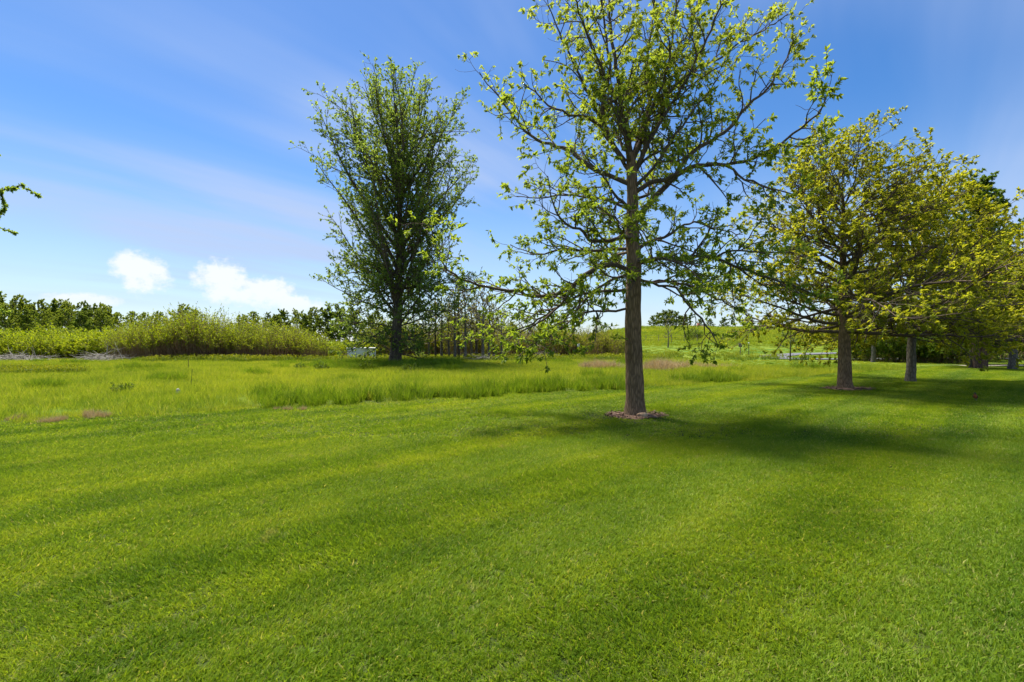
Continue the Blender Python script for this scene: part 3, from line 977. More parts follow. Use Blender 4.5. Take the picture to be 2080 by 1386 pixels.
def poplar():
    rng = np.random.default_rng(8)
    D = 31.0
    x = -7.5
    z0 = float(ground_z(x, D))
    H = 19.6
    n = 24
    t = np.linspace(0, 1, n)
    tp = np.column_stack([x + 0.25 * np.sin(t * 3), np.full(n, D) + 0.2 * np.sin(t * 4), z0 - 0.1 + t * H * 0.96])
    tr = np.maximum(0.36 * (1 - t) ** 1.1, 0.02)
    trunk = (tp, flare(tp, tr, 0.35, 0.5))
    P = dict(dens=(3.0, 3.4), len=(1.8, 0.70), ang=(38, 45), wig=(0.10, 0.16), grav=(0.05, 0.02), t0=(0.16, 0.12), flat=0.8, upb=0.25,
             thick=0.014, rmin=0.010, seg=(5, 3), min=2)
    limbs, twigs = [], []
    # half width of the crown against height, read off the outline
    hz = [0.5, 2.0, 4.0, 6.0, 7.5, 9.5, 12, 14, 16, 18, 19.6]
    hw = [3.2, 4.2, 4.5, 4.2, 3.9, 4.7, 5.4, 5.5, 4.8, 3.0, 0.8]
    for j in range(46):                    # long upright leaders fanning out of the lower stem
        f = (j + rng.uniform(0, 1)) / 46
        h = 2.2 + 10.5 * f
        az = j * 2.399963 + rng.uniform(-0.3, 0.3)
        i = int(np.searchsorted(tp[:, 2], h))
        ht = min(18.3, h + rng.uniform(3.6, 9.0))
        w = np.interp(ht, hz, hw) * rng.uniform(0.45, 0.98)
        tgt = np.array([x + math.cos(az) * w, D + math.sin(az) * w * 0.9, z0 + ht])
        v = tgt - tp[i]
        L = np.linalg.norm(v)
        d = unit(v + np.array([math.cos(az), math.sin(az), 0]) * 0.22 * L)
        pts, rad = grow(rng, tp[i], d, L, min(0.13, 0.012 * L + 0.02), 0.014, 12, 0.05, 0.035)
        fam = [(pts, rad)]
        ramify(rng, pts, rad, 0, P, fam, twigs)
        limbs.append(fam)
    for j in range(44):                    # shorter boughs that round the crown out
        h = 3.6 + 12.0 * (j + rng.uniform(0, 1)) / 44
        az = j * 2.399963 + 1.1
        i = min(n - 2, int(np.searchsorted(tp[:, 2], h)))
        ht = h + rng.uniform(1.6, 3.4)
        w = np.interp(ht, hz, hw) * rng.uniform(0.75, 1.06)
        v = np.array([x + math.cos(az) * w, D + math.sin(az) * w * 0.9, z0 + ht]) - tp[i]
        L = np.linalg.norm(v)
        pts, rad = grow(rng, tp[i], unit(v), L, 0.045, 0.012, 9, 0.07, 0.01)
        fam = [(pts, rad)]
        ramify(rng, pts, rad, 0, dict(P, dens=(2.6, 3.2), len=(1.3, 0.6)), fam, twigs)
        limbs.append(fam)
    for j in range(46):                    # the leafy skirt low on the trunk
        h = 0.45 + 5.8 * (j / 46)
        az = j * 2.399963 + 0.5
        i = int(np.searchsorted(tp[:, 2], h))
        el = math.radians(rng.uniform(-6, 22) if h < 1.6 else rng.uniform(-22, 28))
        L = np.interp(h, hz, hw) * rng.uniform(0.85, 1.25)
        pts, rad = grow(rng, tp[i], (math.cos(az) * math.cos(el), math.sin(az) * math.cos(el), math.sin(el)), L, 0.05, 0.012, 9, 0.10, -0.01)
        fam = [(pts, rad)]
        ramify(rng, pts, rad, 0, dict(P, dens=(3.2, 3.6), len=(1.3, 0.6)), fam, twigs)
        limbs.append(fam)
    fam = [(tp[12:], np.maximum(tr[12:], 0.02))]
    ramify(rng, tp[12:], tr[12:], 0, dict(P, dens=(4.0, 3.0)), fam, twigs)
    limbs.append(fam[1:])
    lv = twig_leaves(rng, twigs, 9.0, 0.128, 0.100, 0.92, 0.1, 1.0, 0.95)
    assemble('poplar_tree', 'very tall dark green poplar with a leafy skirt standing in the meadow', trunk, limbs, None, lv,
             M['bark_dark'], M['bark_dark'], M['poplar_leaf'])


main_oak()
pin_oak('oak_tree', 'broad bronze-green oak with a dark trunk and mulch ring beyond the stone-footed oak', 10.5, 15.2, 7.05, 4.4, 21, 0.205, 'oak_leaf2',
        clear=1.6, nl=60, per=14.0, leaf=(0.100, 0.050), droop0=-19)
pin_oak('oak_tree', 'yellow-green oak with a pale grey-brown trunk scarred at its foot', 14.6, 17.7, 6.6, 3.9, 22, 0.160, 'oak_leaf3',
        clear=1.6, nl=56, per=14.0, leaf=(0.115, 0.058), droop0=-19, bark='bark_grey')
pin_oak('oak_tree', 'golden-leaved oak on a straight slightly leaning grey trunk beside the pale path', 26.5, 25.6, 6.4, 3.9, 23, 0.20, 'oak_leaf3',
        clear=1.9, nl=38, per=13.0, leaf=(0.14, 0.075), bark='bark_grey', lean=-0.03)
pin_oak('maple_tree', 'taller fresh green tree rising behind the row of oaks', 29.0, 30.0, 11.2, 3.6, 24, 0.22, 'shrub_leaf',
        clear=2.2, nl=44, per=13.0, leaf=(0.17, 0.12), bark='bark_dark', droop0=5)
poplar()


# ------------------------------------------------------------------ woodland and shrubs
def bg_tree(name, label, seed, H, Rr, mat, bark, leaf, loc, rz=0.0, group=None, clear=0.25, nl=20, per=5.0, keep=0.9, cat='tree'):
    """free-standing round-crowned tree built at the origin, then placed"""
    rng = np.random.default_rng(seed)
    n = 12
    t = np.linspace(0, 1, n)
    wob = np.cumsum(rng.normal(0, 0.03 * H / 12, (n, 2)), axis=0)
    tp = np.column_stack([wob, t * H * 0.92])
    tr = np.maximum(0.022 * H * (1 - t) ** 0.9, 0.02)
    P = dict(dens=(8.0 / Rr,), len=(0.36 * Rr,), ang=(48,), wig=(0.2,), grav=(0.03,), t0=(0.22,), flat=0.9, upb=0.2, thick=0.02, rmin=0.02, seg=(4,), min=4)
    fams, twigs = [], []
    for j in range(nl):
        f = (j + rng.uniform(0, 1)) / nl
        h = H * (clear + (0.88 - clear) * f)
        i = min(n - 2, int(h / (H * 0.92) * (n - 1)))
        az = j * 2.399963 + rng.uniform(-0.5, 0.5)
        el = math.radians(5 + 60 * f + rng.uniform(-12, 12))
        L = Rr * (0.72 + 0.5 * math.sin(PI * min(1, f * 0.9 + 0.12))) * rng.uniform(0.6, 1.05) * (1 - 0.3 * f)
        pts, rad = grow(rng, tp[i], (math.cos(az) * math.cos(el), math.sin(az) * math.cos(el), math.sin(el)), L, 0.010 * H * 0.6, 0.02, 6, 0.14, 0.03)
        fam = [(pts, rad)]
        ramify(rng, pts, rad, 0, P, fam, twigs)
        twigs.append((pts[-3:], rad[-3:]))
        fams.append(fam)
    v, t3, tn = twig_leaves(rng, twigs, per, leaf, leaf * 0.7, keep, 0.0, 1.1, 0.95)
    root = link(name, None, label=label, cat=cat, group=group, loc=loc)
    root.rotation_euler = (0, 0, rz)
    tv, tq = tubes([(tp, tr)], lambda r: 7)
    link('trunk', mesh_from('trunk', tv, tq, mats=[M[bark]], smooth=True), parent=root)
    for fam in fams:
        bv, bq = tubes(fam, lambda r: 4 if r > 0.05 else 3)
        link('limb', mesh_from('limb', bv, bq, mats=[M[bark]]), parent=root)
    link('crown', mesh_from('crown', v, None, t3, {'tint': tn}, [M[mat]]), parent=root)
    return root


def at_ground(x, y):
    return (x, y, float(ground_z(x, y)) - 0.03)


def woodland():
    rng = np.random.default_rng(77)
    far = (0, 900, 0)
    G = 'woodland trees beyond the willow thicket'
    kinds = [
        ('broadleaf_tree', 'broad mid green tree of the dense wood behind the willow thicket', 301, 11.0, 4.2, 'far_leaf', 0.28, 0.12, 36, 60),
        ('broadleaf_tree', 'round dark green tree of the dense wood behind the willow thicket', 302, 10.0, 3.8, 'far_dark', 0.28, 0.12, 36, 60),
        ('poplar_tree', 'slender open-crowned tree with bare stem showing sky behind the willow thicket', 303, 9.5, 2.6, 'far_leaf', 0.32, 0.40, 18, 22),
        ('broadleaf_tree', 'loose bright green tree of the dense wood behind the willow thicket', 305, 10.5, 4.6, 'far_leaf', 0.26, 0.20, 30, 52),
        ('broadleaf_tree', 'tall uneven dark green tree of the dense wood behind the willow thicket', 306, 11.5, 3.4, 'far_dark', 0.26, 0.16, 34, 52),
        ('spruce_tree', 'narrow dark spire poking above the wood behind the willow thicket', 304, 12.0, 2.0, 'far_dark', 0.30, 0.12, 34, 26),
    ]
    proto = []
    for nm, lb, sd, H, Rr, mt, lf, cl, nl, per in kinds:
        proto.append(bg_tree(nm, lb, sd, H, Rr, mt, 'bark_dark', lf, far, 0, G, cl, nl, per))
    # photo column, top row, distance, kind
    spots = [(-40, 600, 92, 0), (30, 604, 92, 0), (75, 612, 96, 0), (110, 604, 100, 5), (100, 616, 104, 4), (145, 618, 98, 3), (172, 606, 102, 5), (185, 616, 96, 4), (-10, 606, 100, 3), (50, 608, 102, 4), (205, 622, 100, 3), (125, 612, 106, 0),
             (222, 624, 98, 0), (240, 634, 94, 2), (268, 630, 90, 2), (295, 632, 92, 2), (325, 630, 90, 2), (368, 622, 88, 0), (395, 626, 88, 2),
             (10, 624, 84, 3), (60, 632, 86, 1), (130, 630, 88, 0), (205, 634, 90, 3), (165, 636, 84, 1), (90, 634, 82, 3),
             (490, 636, 92, 2), (515, 630, 94, 2), (545, 634, 96, 4), (575, 632, 92, 1), (605, 634, 94, 3), (632, 628, 90, 0), (662, 626, 88, 1), (690, 624, 86, 1),
             (560, 642, 84, 1), (620, 642, 84, 1), (720, 630, 90, 1), (760, 634, 92, 0), (920, 640, 95, 2), (980, 640, 95, 1), (1040, 655, 100, 1), (1100, 655, 104, 1)]
    used = [False] * 6
    for (cx, ty, d, k) in spots:
        p = px(cx, ty, d)
        g = at_ground(p[0], d)
        s = (p[2] - g[2]) / kinds[k][3] / 0.99
        sw = s * rng.uniform(0.9, 1.15)
        rz = rng.uniform(0, 6.28)
        if not used[k]:
            o = proto[k]
            o.location, o.rotation_euler, o.scale = g, (0, 0, rz), (sw, sw, s)
            used[k] = True
        else:
            copy_thing(proto[k], g, rz, (sw, sw, s))
    # trees on the hilltop
    for cx, ty, d, s0 in ((1326, 642, 124, 1.1), (1338, 636, 128, 1.1), (1350, 631, 124, 1.0), (1362, 630, 127, 1.0), (1374, 633, 123, 1.0), (1384, 642, 130, 1.0), (1392, 640, 138, 0.9), (1422, 648, 140, 1.0), (1442, 648, 142, 1.0), (1470, 645, 140, 1.0), (1520, 640, 140, 1.1), (1560, 636, 140, 1.1)):
        p = px(cx, ty, d)
        g = at_ground(p[0], d)
        s = max(0.2, (p[2] - g[2]) / kinds[1][3])
        o = copy_thing(proto[1], g, rng.uniform(0, 6), (s * 1.25, s * 1.25, s), 'dark round tree on the skyline of the grassy hill')
        o['group'] = 'trees on the hilltop'


def stem_shrub(name, label, seed, H, W, nst, mat, stemm, leaf, per, loc, group=None, leaf_from=0.3, mound=False, cat='shrub', r=0.012, spread=0.25):
    rng = np.random.default_rng(seed)
    st, tw = [], []
    for k in range(nst):
        a, q = rng.uniform(0, 2 * PI), math.sqrt(rng.uniform(0, 1))
        b = (math.cos(a) * q * W * 0.38, math.sin(a) * q * W * 0.38, 0)
        hh = H * (1.0 - 0.42 * q ** 2) * rng.uniform(0.72, 1.05)
        d = (math.cos(a) * q * spread * (2.2 if mound else 1) + rng.normal(0, 0.1), math.sin(a) * q * spread * (2.2 if mound else 1) + rng.normal(0, 0.1), 1)
        c = grow(rng, b, d, hh, r * rng.uniform(0.7, 1.4), r * 0.35, 6, 0.07, -0.02 if mound else 0.0)
        st.append(c)
        for _ in range(3 if mound else 2):
            t = rng.uniform(max(0.3, leaf_from), 0.95)
            p, tan, rr = along(c[0], c[1], t)
            s2 = grow(rng, p, tan + rng.normal(0, 0.55, 3), hh * 0.28, rr * 0.6, rr * 0.3, 3, 0.12, 0.02)
            st.append(s2)
            tw.append(s2)
        k0 = max(0, int(6 * leaf_from))
        tw.append((c[0][k0:], c[1][k0:]))
    v, t, tn = twig_leaves(rng, tw, per, leaf, leaf * 0.42, 0.95, -0.1, 0.8, 1.0)
    root = link(name, None, label=label, cat=cat, group=group, loc=loc)
    sv, sq = tubes(st, lambda r_: 3)
    so = link('stems', mesh_from('stems', sv, sq, mats=[M[stemm]]), parent=root, kind='stuff')
    link('foliage', mesh_from('foliage', v, None, t, {'tint': tn}, [M[mat]]), parent=root, kind='stuff')
    return root


def place_set(protos, spots, rng, jitter=0.15, labels=None):
    used, todo = set(), []
    for n_, (cx, d, k, s) in enumerate(spots):
        x = (cx - PW / 2) / FPX * d
        g = at_ground(x, d)
        sc = s * rng.uniform(1 - jitter, 1 + jitter)
        if k not in used:
            o = protos[k]
            o.location = g
            o.scale = (sc, sc, sc)
            used.add(k)
        else:
            o = copy_thing(protos[k], g, rng.uniform(0, 6.28), (sc * rng.uniform(0.9, 1.15), sc, sc))
        if labels:
            lb = labels(cx, d, k, s)
            if lb:
                todo.append((o, lb))
    for o, lb in todo:
        o['label'] = lb


def thickets():
    rng = np.random.default_rng(31)
    far = (0, 950, 0)
    G1, G2 = 'leafy mounded willows', 'upright willows with bare brown stems'
    a = stem_shrub('willow_shrub', 'low rounded bright yellow-green willow bush behind the grey brush piles', 41, 2.6, 4.4, 150, 'willow_leaf', 'stem', 0.17, 12, far, G1, 0.15, True)
    b = stem_shrub('willow_shrub', 'upright willow shrub with bare reddish-brown stems and yellow-green top', 42, 3.0, 3.0, 170, 'willow_leaf', 'stem', 0.10, 9, far, G2, 0.60, False, r=0.016)
    c = stem_shrub('willow_shrub', 'upright willow shrub with bare reddish-brown stems and yellow-green top', 43, 2.7, 2.8, 150, 'willow_leaf', 'stem', 0.10, 10, far, G2, 0.52, False, r=0.016)
    e = stem_shrub('scrub_bush', 'dull olive scrub bush with grey-brown stems behind the stone-footed oak', 44, 2.9, 3.2, 170, 'scrub_leaf', 'stem', 0.13, 8, far, 'scrub thicket behind the oak', 0.2, False, r=0.014)
    spots = []
    for k, cx in enumerate(range(-60, 260, 30)):
        spots.append((cx + rng.uniform(-8, 8), 39 + rng.uniform(-1.0, 1.5), 0, 0.86 + 0.08 * math.sin(k * 2.1)))
        if k % 2 == 0:
            spots.append((cx + rng.uniform(-8, 8), 44 + rng.uniform(-1.0, 1.5), 0, 1.05))
    for k, cx in enumerate(range(262, 660, 25)):
        h = 1.0 + 0.32 * math.exp(-((cx - 400) / 42) ** 2) - 0.28 * float(ss(560, 660, cx))
        spots.append((cx + rng.uniform(-6, 6), 37.5 + rng.uniform(-0.8, 0.8), 1 + k % 2, h))
        if k % 2:
            spots.append((cx + rng.uniform(-8, 8), 41 + rng.uniform(-0.8, 0.8), 1 + (k + 1) % 2, h * 1.08))
    for cx in (670, 690, 715, 740, 770):
        spots.append((cx, 45 + rng.uniform(-1, 1), 0, 0.62))
    for k, cx in enumerate(range(1015, 1275, 24)):
        spots.append((cx + rng.uniform(-7, 7), 42 + rng.uniform(-1.5, 1.5), 3, 0.95 + 0.1 * math.sin(k * 1.7)))
        if k % 2:
            spots.append((cx + rng.uniform(-7, 7), 46, 3, 1.1))
    for cx in range(775, 1020, 22):
        spots.append((cx + rng.uniform(-7, 7), 47 + rng.uniform(-1.5, 2.5), 3, 1.25 + rng.uniform(-0.15, 0.2)))
    def which(cx, d, k, s):
        if k == 0:
            if cx > 660:
                return 'low yellow-green willow bush in the gap around the white concrete box'
            if d > 42:
                return 'taller yellow-green willow bush in the back row of the mounded willows'
            if 170 < cx < 245:
                return 'yellow-green willow bush directly behind the brush heap with bleached snags'
        if k in (1, 2):
            if s > 1.2:
                return 'tallest of the brown-stemmed willows, humped above the rest of the thicket'
            if cx > 590:
                return 'shorter brown-stemmed willow at the thicket end towards the white concrete box'
            if d > 40:
                return 'brown-stemmed willow in the back row of the upright thicket'
            return None
        if k == 3:
            if d > 45 and cx < 1021:
                return 'olive scrub bush closing the view behind the thin young trees'
            if d > 45:
                return 'olive scrub bush in the back row behind the stone-footed oak'
        return None
    place_set([a, b, c, e], spots, rng, labels=which)
    # dense leafy shrubs behind the oaks, by the end of the lawn
    f = stem_shrub('leafy_shrub', 'dense dark green shrub at the lawn end behind the pale-trunked oak', 45, 2.1, 2.6, 90, 'shrub_leaf', 'stem', 0.17, 16, far, 'dense shrubs at the lawn end', 0.05, True)
    g = stem_shrub('leafy_shrub', 'dense dark green shrub at the lawn end behind the pale-trunked oak', 46, 2.6, 2.6, 90, 'shrub_leaf', 'stem', 0.17, 16, far, 'dense shrubs at the lawn end', 0.05, True)
    place_set([f, g], [(1745, 37, 0, 1.0), (1790, 35.5, 1, 1.1), (1830, 34.5, 0, 1.05), (1870, 33.8, 1, 1.0), (1905, 33, 0, 0.95), (1940, 32.6, 1, 1.0), (1850, 38, 1, 1.3), (1920, 36, 1, 1.4), (1970, 36, 1, 1.3), (2025, 38, 1, 1.3), (2080, 40, 0, 1.5), (1760, 42, 1, 1.3)], rng, labels=lambda cx, d, k, s: 'taller dark green shrub in the back row at the lawn end' if s > 1.2 else ('dark green shrub behind the trunk of the bronze-green oak' if cx < 1800 else None))
    h = stem_shrub('round_bush', 'lone rounded green bush on the slope of the grassy hill', 47, 2.0, 2.4, 70, 'shrub_leaf', 'stem', 0.17, 12, far, None, 0.05, True)
    x = (1408 - 1040) / FPX * 78
    h.location = at_ground(x, 78)
    h.scale = (1.05, 1.05, 1.0)
    # small leafy clumps in the meadow
    w = stem_shrub('weed_clump', 'small dark leafy weed clump standing in the meadow grass', 48, 0.5, 0.7, 24, 'shrub_leaf', 'stem', 0.07, 10, far, 'weed clumps in the meadow', 0.0, True, cat='plant', r=0.004)
    place_set([w], [(655, 23.5, 0, 1.1), (745, 24.0, 0, 1.1), (830, 22.5, 0, 0.9), (250, 13.6, 0, 0.7), (610, 24.5, 0, 0.8)], rng)


def thin_wood():
    rng = np.random.default_rng(55)
    far = (0, 970, 0)
    lb = 'thin bare-stemmed young tree with sparse tan buds beside the tall poplar'
    protos = [bg_tree('young_tree', lb, 400 + k, 5.6, 1.5, 'sapling_leaf' if k != 1 else 'scrub_leaf', 'bark_grey' if k else 'bark_dark', 0.13, far, 0,
                      'young trees between the poplar and the oak', 0.36, 16, 5, 0.7) for k in range(3)]
    spots = [(885, 35.5, 0, 0.80), (897, 37, 1, 0.95), (913, 36, 2, 0.85), (924, 34.5, 1, 1.02), (932, 36.5, 0, 1.1), (944, 34.6, 2, 1.06), (957, 38, 1, 0.9), (968, 37, 0, 0.92),
             (980, 35.5, 2, 0.98), (993, 36, 1, 0.96), (1003, 38, 0, 0.86), (1018, 37, 2, 0.8), (870, 37, 2, 0.75)]
    place_set(protos, spots, rng, 0.06, labels=lambda cx, d, k, s: (
        'tallest thin young tree with a dark stem beside the tall poplar' if s > 1.08 else
        'short spindly young tree at the edge of the thin wood' if s < 0.82 else
        'thin young tree with fresh olive leaves beside the tall poplar' if k == 1 else
        'thin dark-stemmed young tree with sparse tan buds beside the tall poplar' if k == 0 else None))
    # single small trees by the path
    b = bg_tree('young_tree', 'spindly young tree with few tan leaves at the foot of the grassy hill', 410, 4.0, 0.9, 'sapling_leaf', 'bark_grey', 0.11, far, 0, None, 0.30, 14, 4, 0.7)
    b.location = at_ground((1357 - 1040) / FPX * 60, 60)
    c = bg_tree('young_tree', 'small green young tree beside the bend of the asphalt path', 411, 3.0, 1.2, 'shrub_leaf', 'bark_dark', 0.12, far, 0, None, 0.36, 14, 7, 0.9)
    c.location = at_ground((1605 - 1040) / FPX * 37.5, 37.5)
    # trunks at the end of the lawn
    d = bg_tree('spreading_tree', 'yellow-green tree on a dark trunk beside the twin reddish stems', 412, 7.4, 3.0, 'oak_leaf3', 'bark_dark', 0.16, far, 0, None, 0.30, 26, 12, 0.95)
    d.location = at_ground((1975 - 1040) / FPX * 26.4, 26.4)
    for k, (cx, dd, ln) in enumerate(((1986, 26.0, -0.10), (1999, 25.8, 0.12))):
        e = bg_tree('spreading_tree', ('leaning reddish stem close against the dark trunk at the lawn end', 'outer leaning reddish stem of the twin pair at the lawn end')[k], 420 + k, 6.6, 2.4,
                    'oak_leaf3', 'bark_red', 0.16, far, 0, None, 0.34, 22, 10, 0.95)
        e.location = at_ground((cx - 1040) / FPX * dd, dd)
        e.rotation_euler = (0, ln, 0.4 * k)
        e.scale = (1.25, 1.25, 1.0)
    f = bg_tree('spreading_tree', 'grey-stemmed tree half hidden behind the bronze-green oak', 430, 7.0, 2.6, 'scrub_leaf', 'bark_grey', 0.16, far, 0, None, 0.32, 24, 12, 0.95)
    f.location = at_ground((1772 - 1040) / FPX * 34.5, 34.5)
    # tree out of the frame whose branch tips hang into view
    g = bg_tree('cottonwood_tree', 'dark green tree whose branch tips hang in from outside the view', 431, 13.0, 5.2, 'poplar_leaf', 'bark_dark', 0.17, far, 0, None, 0.28, 44, 75, 0.97)
    g.location = at_ground(-31.9, 25.0)
    g.scale = (1.0, 1.0, 1.14)


def pine(name, label, x, y, H, Rr, seed):
    rng = np.random.default_rng(seed)
    tp = np.column_stack([np.zeros(10), np.zeros(10), np.linspace(0, H, 10)])
    root = link(name, None, label=label, cat='tree', loc=at_ground(x, y))
    v, q = tubes([(tp, np.linspace(0.16, 0.02, 10))], lambda r: 8)
    link('trunk', mesh_from('trunk', v, q, mats=[M['bark_dark']], smooth=True), parent=root)
    tw, fams = [], []
    for j in range(60):
        f = j / 60
        h = H * (0.16 + 0.82 * f)
        az = j * 2.399963
        L = Rr * (1 - f) ** 0.8 * rng.uniform(0.75, 1.1) + 0.15
        c = grow(rng, (0, 0, h), (math.cos(az), math.sin(az), 0.12 + 0.4 * f), L, 0.03, 0.01, 5, 0.08, 0.03)
        fam = [c]
        for _ in range(int(4 + 7 * L)):
            p, tan, rr = along(c[0], c[1], rng.uniform(0.2, 1))
            s = grow(rng, p, tan + rng.normal(0, 0.5, 3), 0.32, 0.010, 0.005, 3, 0.1, 0.03)
            fam.append(s)
            tw.append(s)
        fams.append(fam)
    for fam in fams:
        v, q = tubes(fam, lambda r: 3)
        link('limb', mesh_from('limb', v, q, mats=[M['bark_dark']]), parent=root)
    v, t, tn = twig_leaves(rng, tw, 22, 0.13, 0.018, 1.0, -0.1, 0.7, 1.0)
    link('crown', mesh_from('crown', v, None, t, {'tint': tn}, [M['needle']]), parent=root)


woodland()
thickets()
thin_wood()
pine('pine_tree', 'dark needled pine behind the golden-leaved oak', 31.6, 30.5, 6.6, 1.9, 61)


# ------------------------------------------------------------------ brush piles
def brush_pile(label, cx, d, w, h, n, seed, snags=0):
    rng = np.random.default_rng(seed)
    x = (cx - PW / 2) / FPX * d
    st = []
    for _ in range(n):
        p = np.array([rng.normal(0, w * 0.28), rng.normal(0, 0.5), rng.uniform(0, h) * 0.8])
        p[2] *= math.exp(-(p[0] / (w * 0.42)) ** 2)
        a = rng.normal(0, 0.45) + (PI if rng.uniform() < 0.5 else 0)
        st.append(grow(rng, p, (math.cos(a), rng.normal(0, 0.5), rng.normal(0.05, 0.28)), rng.uniform(0.5, 1.5), rng.uniform(0.008, 0.022), 0.004, 4, 0.15, -0.02))
    for _ in range(snags):
        c = grow(rng, (rng.normal(0, w * 0.3), rng.normal(0, 0.3), 0.1), (rng.normal(0, 0.6), 0, 1), h * rng.uniform(1.5, 2.3), 0.035, 0.008, 6, 0.15, 0.0)
        st.append(c)
        for _ in range(5):
            p, tan, rr = along(c[0], c[1], rng.uniform(0.3, 0.95))
            st.append(grow(rng, p, tan + rng.normal(0, 0.6, 3), h * 0.7, rr * 0.6, 0.004, 4, 0.15, 0.0))
    root = link('brush_pile', None, label=label, cat='brush pile', loc=at_ground(x, d))
    v, q = tubes(st, lambda r: 4)
    link('sticks', mesh_from('sticks', v, q, mats=[M['deadwood']]), parent=root, kind='stuff')


brush_pile('long low grey heap of dead branches under the mounded willows', 25, 35.2, 4.6, 0.7, 260, 1, 0)
brush_pile('grey brush heap with forked bleached snags standing out of it', 208, 34.6, 2.6, 0.75, 220, 2, 3)
brush_pile('thin bleached fallen branch with bare twigs in front of the mounded willows', 82, 34.8, 1.5, 0.5, 40, 3, 2)
brush_pile('pale grey brush heap among the thin young trees', 985, 34.4, 2.3, 0.55, 170, 4, 0)
brush_pile('tan brush heap in front of the olive scrub bushes', 1092, 37.0, 1.9, 0.55, 150, 5, 0)


# ------------------------------------------------------------------ small things
def white_box():
    d, x0 = 35.8, (704 - 1040) / FPX * 35.8
    root = link('concrete_vault', None, label='weathered white concrete box half hidden by the tall poplar', cat='concrete box', loc=at_ground(x0 + 0.95, d + 0.6))
    root.rotation_euler = (0, 0, math.radians(9))
    v, f = box_vf(-0.95, 0.95, -0.6, 0.6, 0, 0.94)
    link('body', mesh_from('body', v, f, mats=[M['concrete']]), parent=root)
    v, f = box_vf(-1.01, 1.01, -0.66, 0.66, 0.943, 1.08)
    link('lid', mesh_from('lid', v, f, mats=[M['concrete']]), parent=root)
    for sx in (-0.5, 0.5):
        v, f = box_vf(sx - 0.07, sx + 0.07, -0.09, 0.09, 1.083, 1.13)
        link('lifting_lug', mesh_from('lifting_lug', v, f, mats=[M['metal']]), parent=root)
    for o in root.children:
        b = o.modifiers.new('bevel', 'BEVEL')
        b.width, b.segments = 0.02, 2


def rock(name, label, x, y, size, mat, seed, sink=0.3, cat='stone'):
    rng = np.random.default_rng(seed)
    n, m = 16, 10
    th = np.linspace(0, 2 * PI, n, endpoint=False)
    ph = np.linspace(0.02, PI - 0.02, m)
    T, Ph = np.meshgrid(th, ph)
    dirs = np.stack([np.cos(T) * np.sin(Ph), np.sin(T) * np.sin(Ph), np.cos(Ph)], -1)
    k = rng.normal(0, 1, (9, 3))
    k /= np.linalg.norm(k, axis=1, keepdims=True)
    off = rng.uniform(0.62, 0.9, 9)
    rr = np.ones(T.shape)
    for a, o in zip(k, off):
        dp = dirs @ a
        rr = np.minimum(rr, np.where(dp > 0.05, o / np.maximum(dp, 0.05), 9))
    v = dirs * rr[..., None] * np.array(size) * 0.5
    i = np.arange(n * m).reshape(m, n)
    nx = np.roll(i, -1, axis=1)
    q = np.stack([i[:-1], i[1:], nx[1:], nx[:-1]], -1).reshape(-1, 4)
    o = link(name, mesh_from(name, v.reshape(-1, 3), q, mats=[mat], smooth=True), label=label, cat=cat,
             loc=(x, y, float(ground_z(x, y)) + size[2] * (0.5 - sink)))
    return o


def mulch(label, x, y, r, seed):
    rng = np.random.default_rng(seed)
    n, m = 30, 5
    v = []
    for j in range(m):
        f = j / (m - 1)
        for i in range(n):
            a = 2 * PI * i / n
            rr = r * (0.25 + 0.75 * f) * (1 + 0.13 * math.sin(3 * a + seed) + 0.06 * math.sin(7 * a))
            X, Y = x + math.cos(a) * rr * 1.12, y + math.sin(a) * rr * 0.85
            v.append((X, Y, float(ground_z(X, Y)) + 0.035 * (1 - f ** 2) + 0.004))
    idx = np.arange(n * m).reshape(m, n)
    nx = np.roll(idx, -1, axis=1)
    q = np.stack([idx[:-1], idx[1:], nx[1:], nx[:-1]], -1).reshape(-1, 4)
    k = 420
    a, rr = rng.uniform(0, 2 * PI, k), r * (0.3 + 0.78 * np.sqrt(rng.uniform(0, 1, k)))
    c = np.stack([x + np.cos(a) * rr * 1.12, y + np.sin(a) * rr * 0.85, np.zeros(k)], -1)
    c[:, 2] = ground_z(c[:, 0], c[:, 1]) + rng.uniform(0.012, 0.05, k)
    d = rng.normal(0, 1, (k, 3)) * np.array([1, 1, 0.25])
    d /= np.linalg.norm(d, axis=1, keepdims=True)
    s = np.cross(d, np.array([0, 0, 1.0]) + rng.normal(0, 0.3, (k, 3)))
    s /= np.linalg.norm(s, axis=1, keepdims=True)
    L, W = rng.uniform(0.02, 0.055, k)[:, None], rng.uniform(0.006, 0.016, k)[:, None]
    cv = np.stack([c - d * L - s * W, c + d * L - s * W * 0.6, c + d * L + s * W, c - d * L + s * W * 0.8], 1).reshape(-1, 3)
    cq = np.arange(k * 4).reshape(k, 4) + len(v)
    link('mulch', mesh_from('mulch', np.concatenate([np.array(v), cv]), np.concatenate([q, cq]), mats=[M['mulch']]), label=label, cat='mulch', kind='stuff')


def loft(rings, n=12):
    """rings: (center xyz, rx, rz-like radius, tilt) circles in the plane facing along the body"""
    v = []
    for (c, ra, rb, nrm) in rings:
        t = unit(nrm)
        s = unit(np.cross(t, (0, 1, 0.001)) if abs(t[1]) < 0.9 else np.cross(t, (1, 0, 0)))
        u = np.cross(s, t)
        for i in range(n):
            a = 2 * PI * i / n
            v.append(np.array(c) + u * math.cos(a) * ra + s * math.sin(a) * rb)
    i = np.arange(len(rings) * n).reshape(len(rings), n)
    nx = np.roll(i, -1, axis=1)
    q = np.stack([i[:-1], nx[:-1], nx[1:], i[1:]], -1).reshape(-1, 4)
    return np.array(v), q


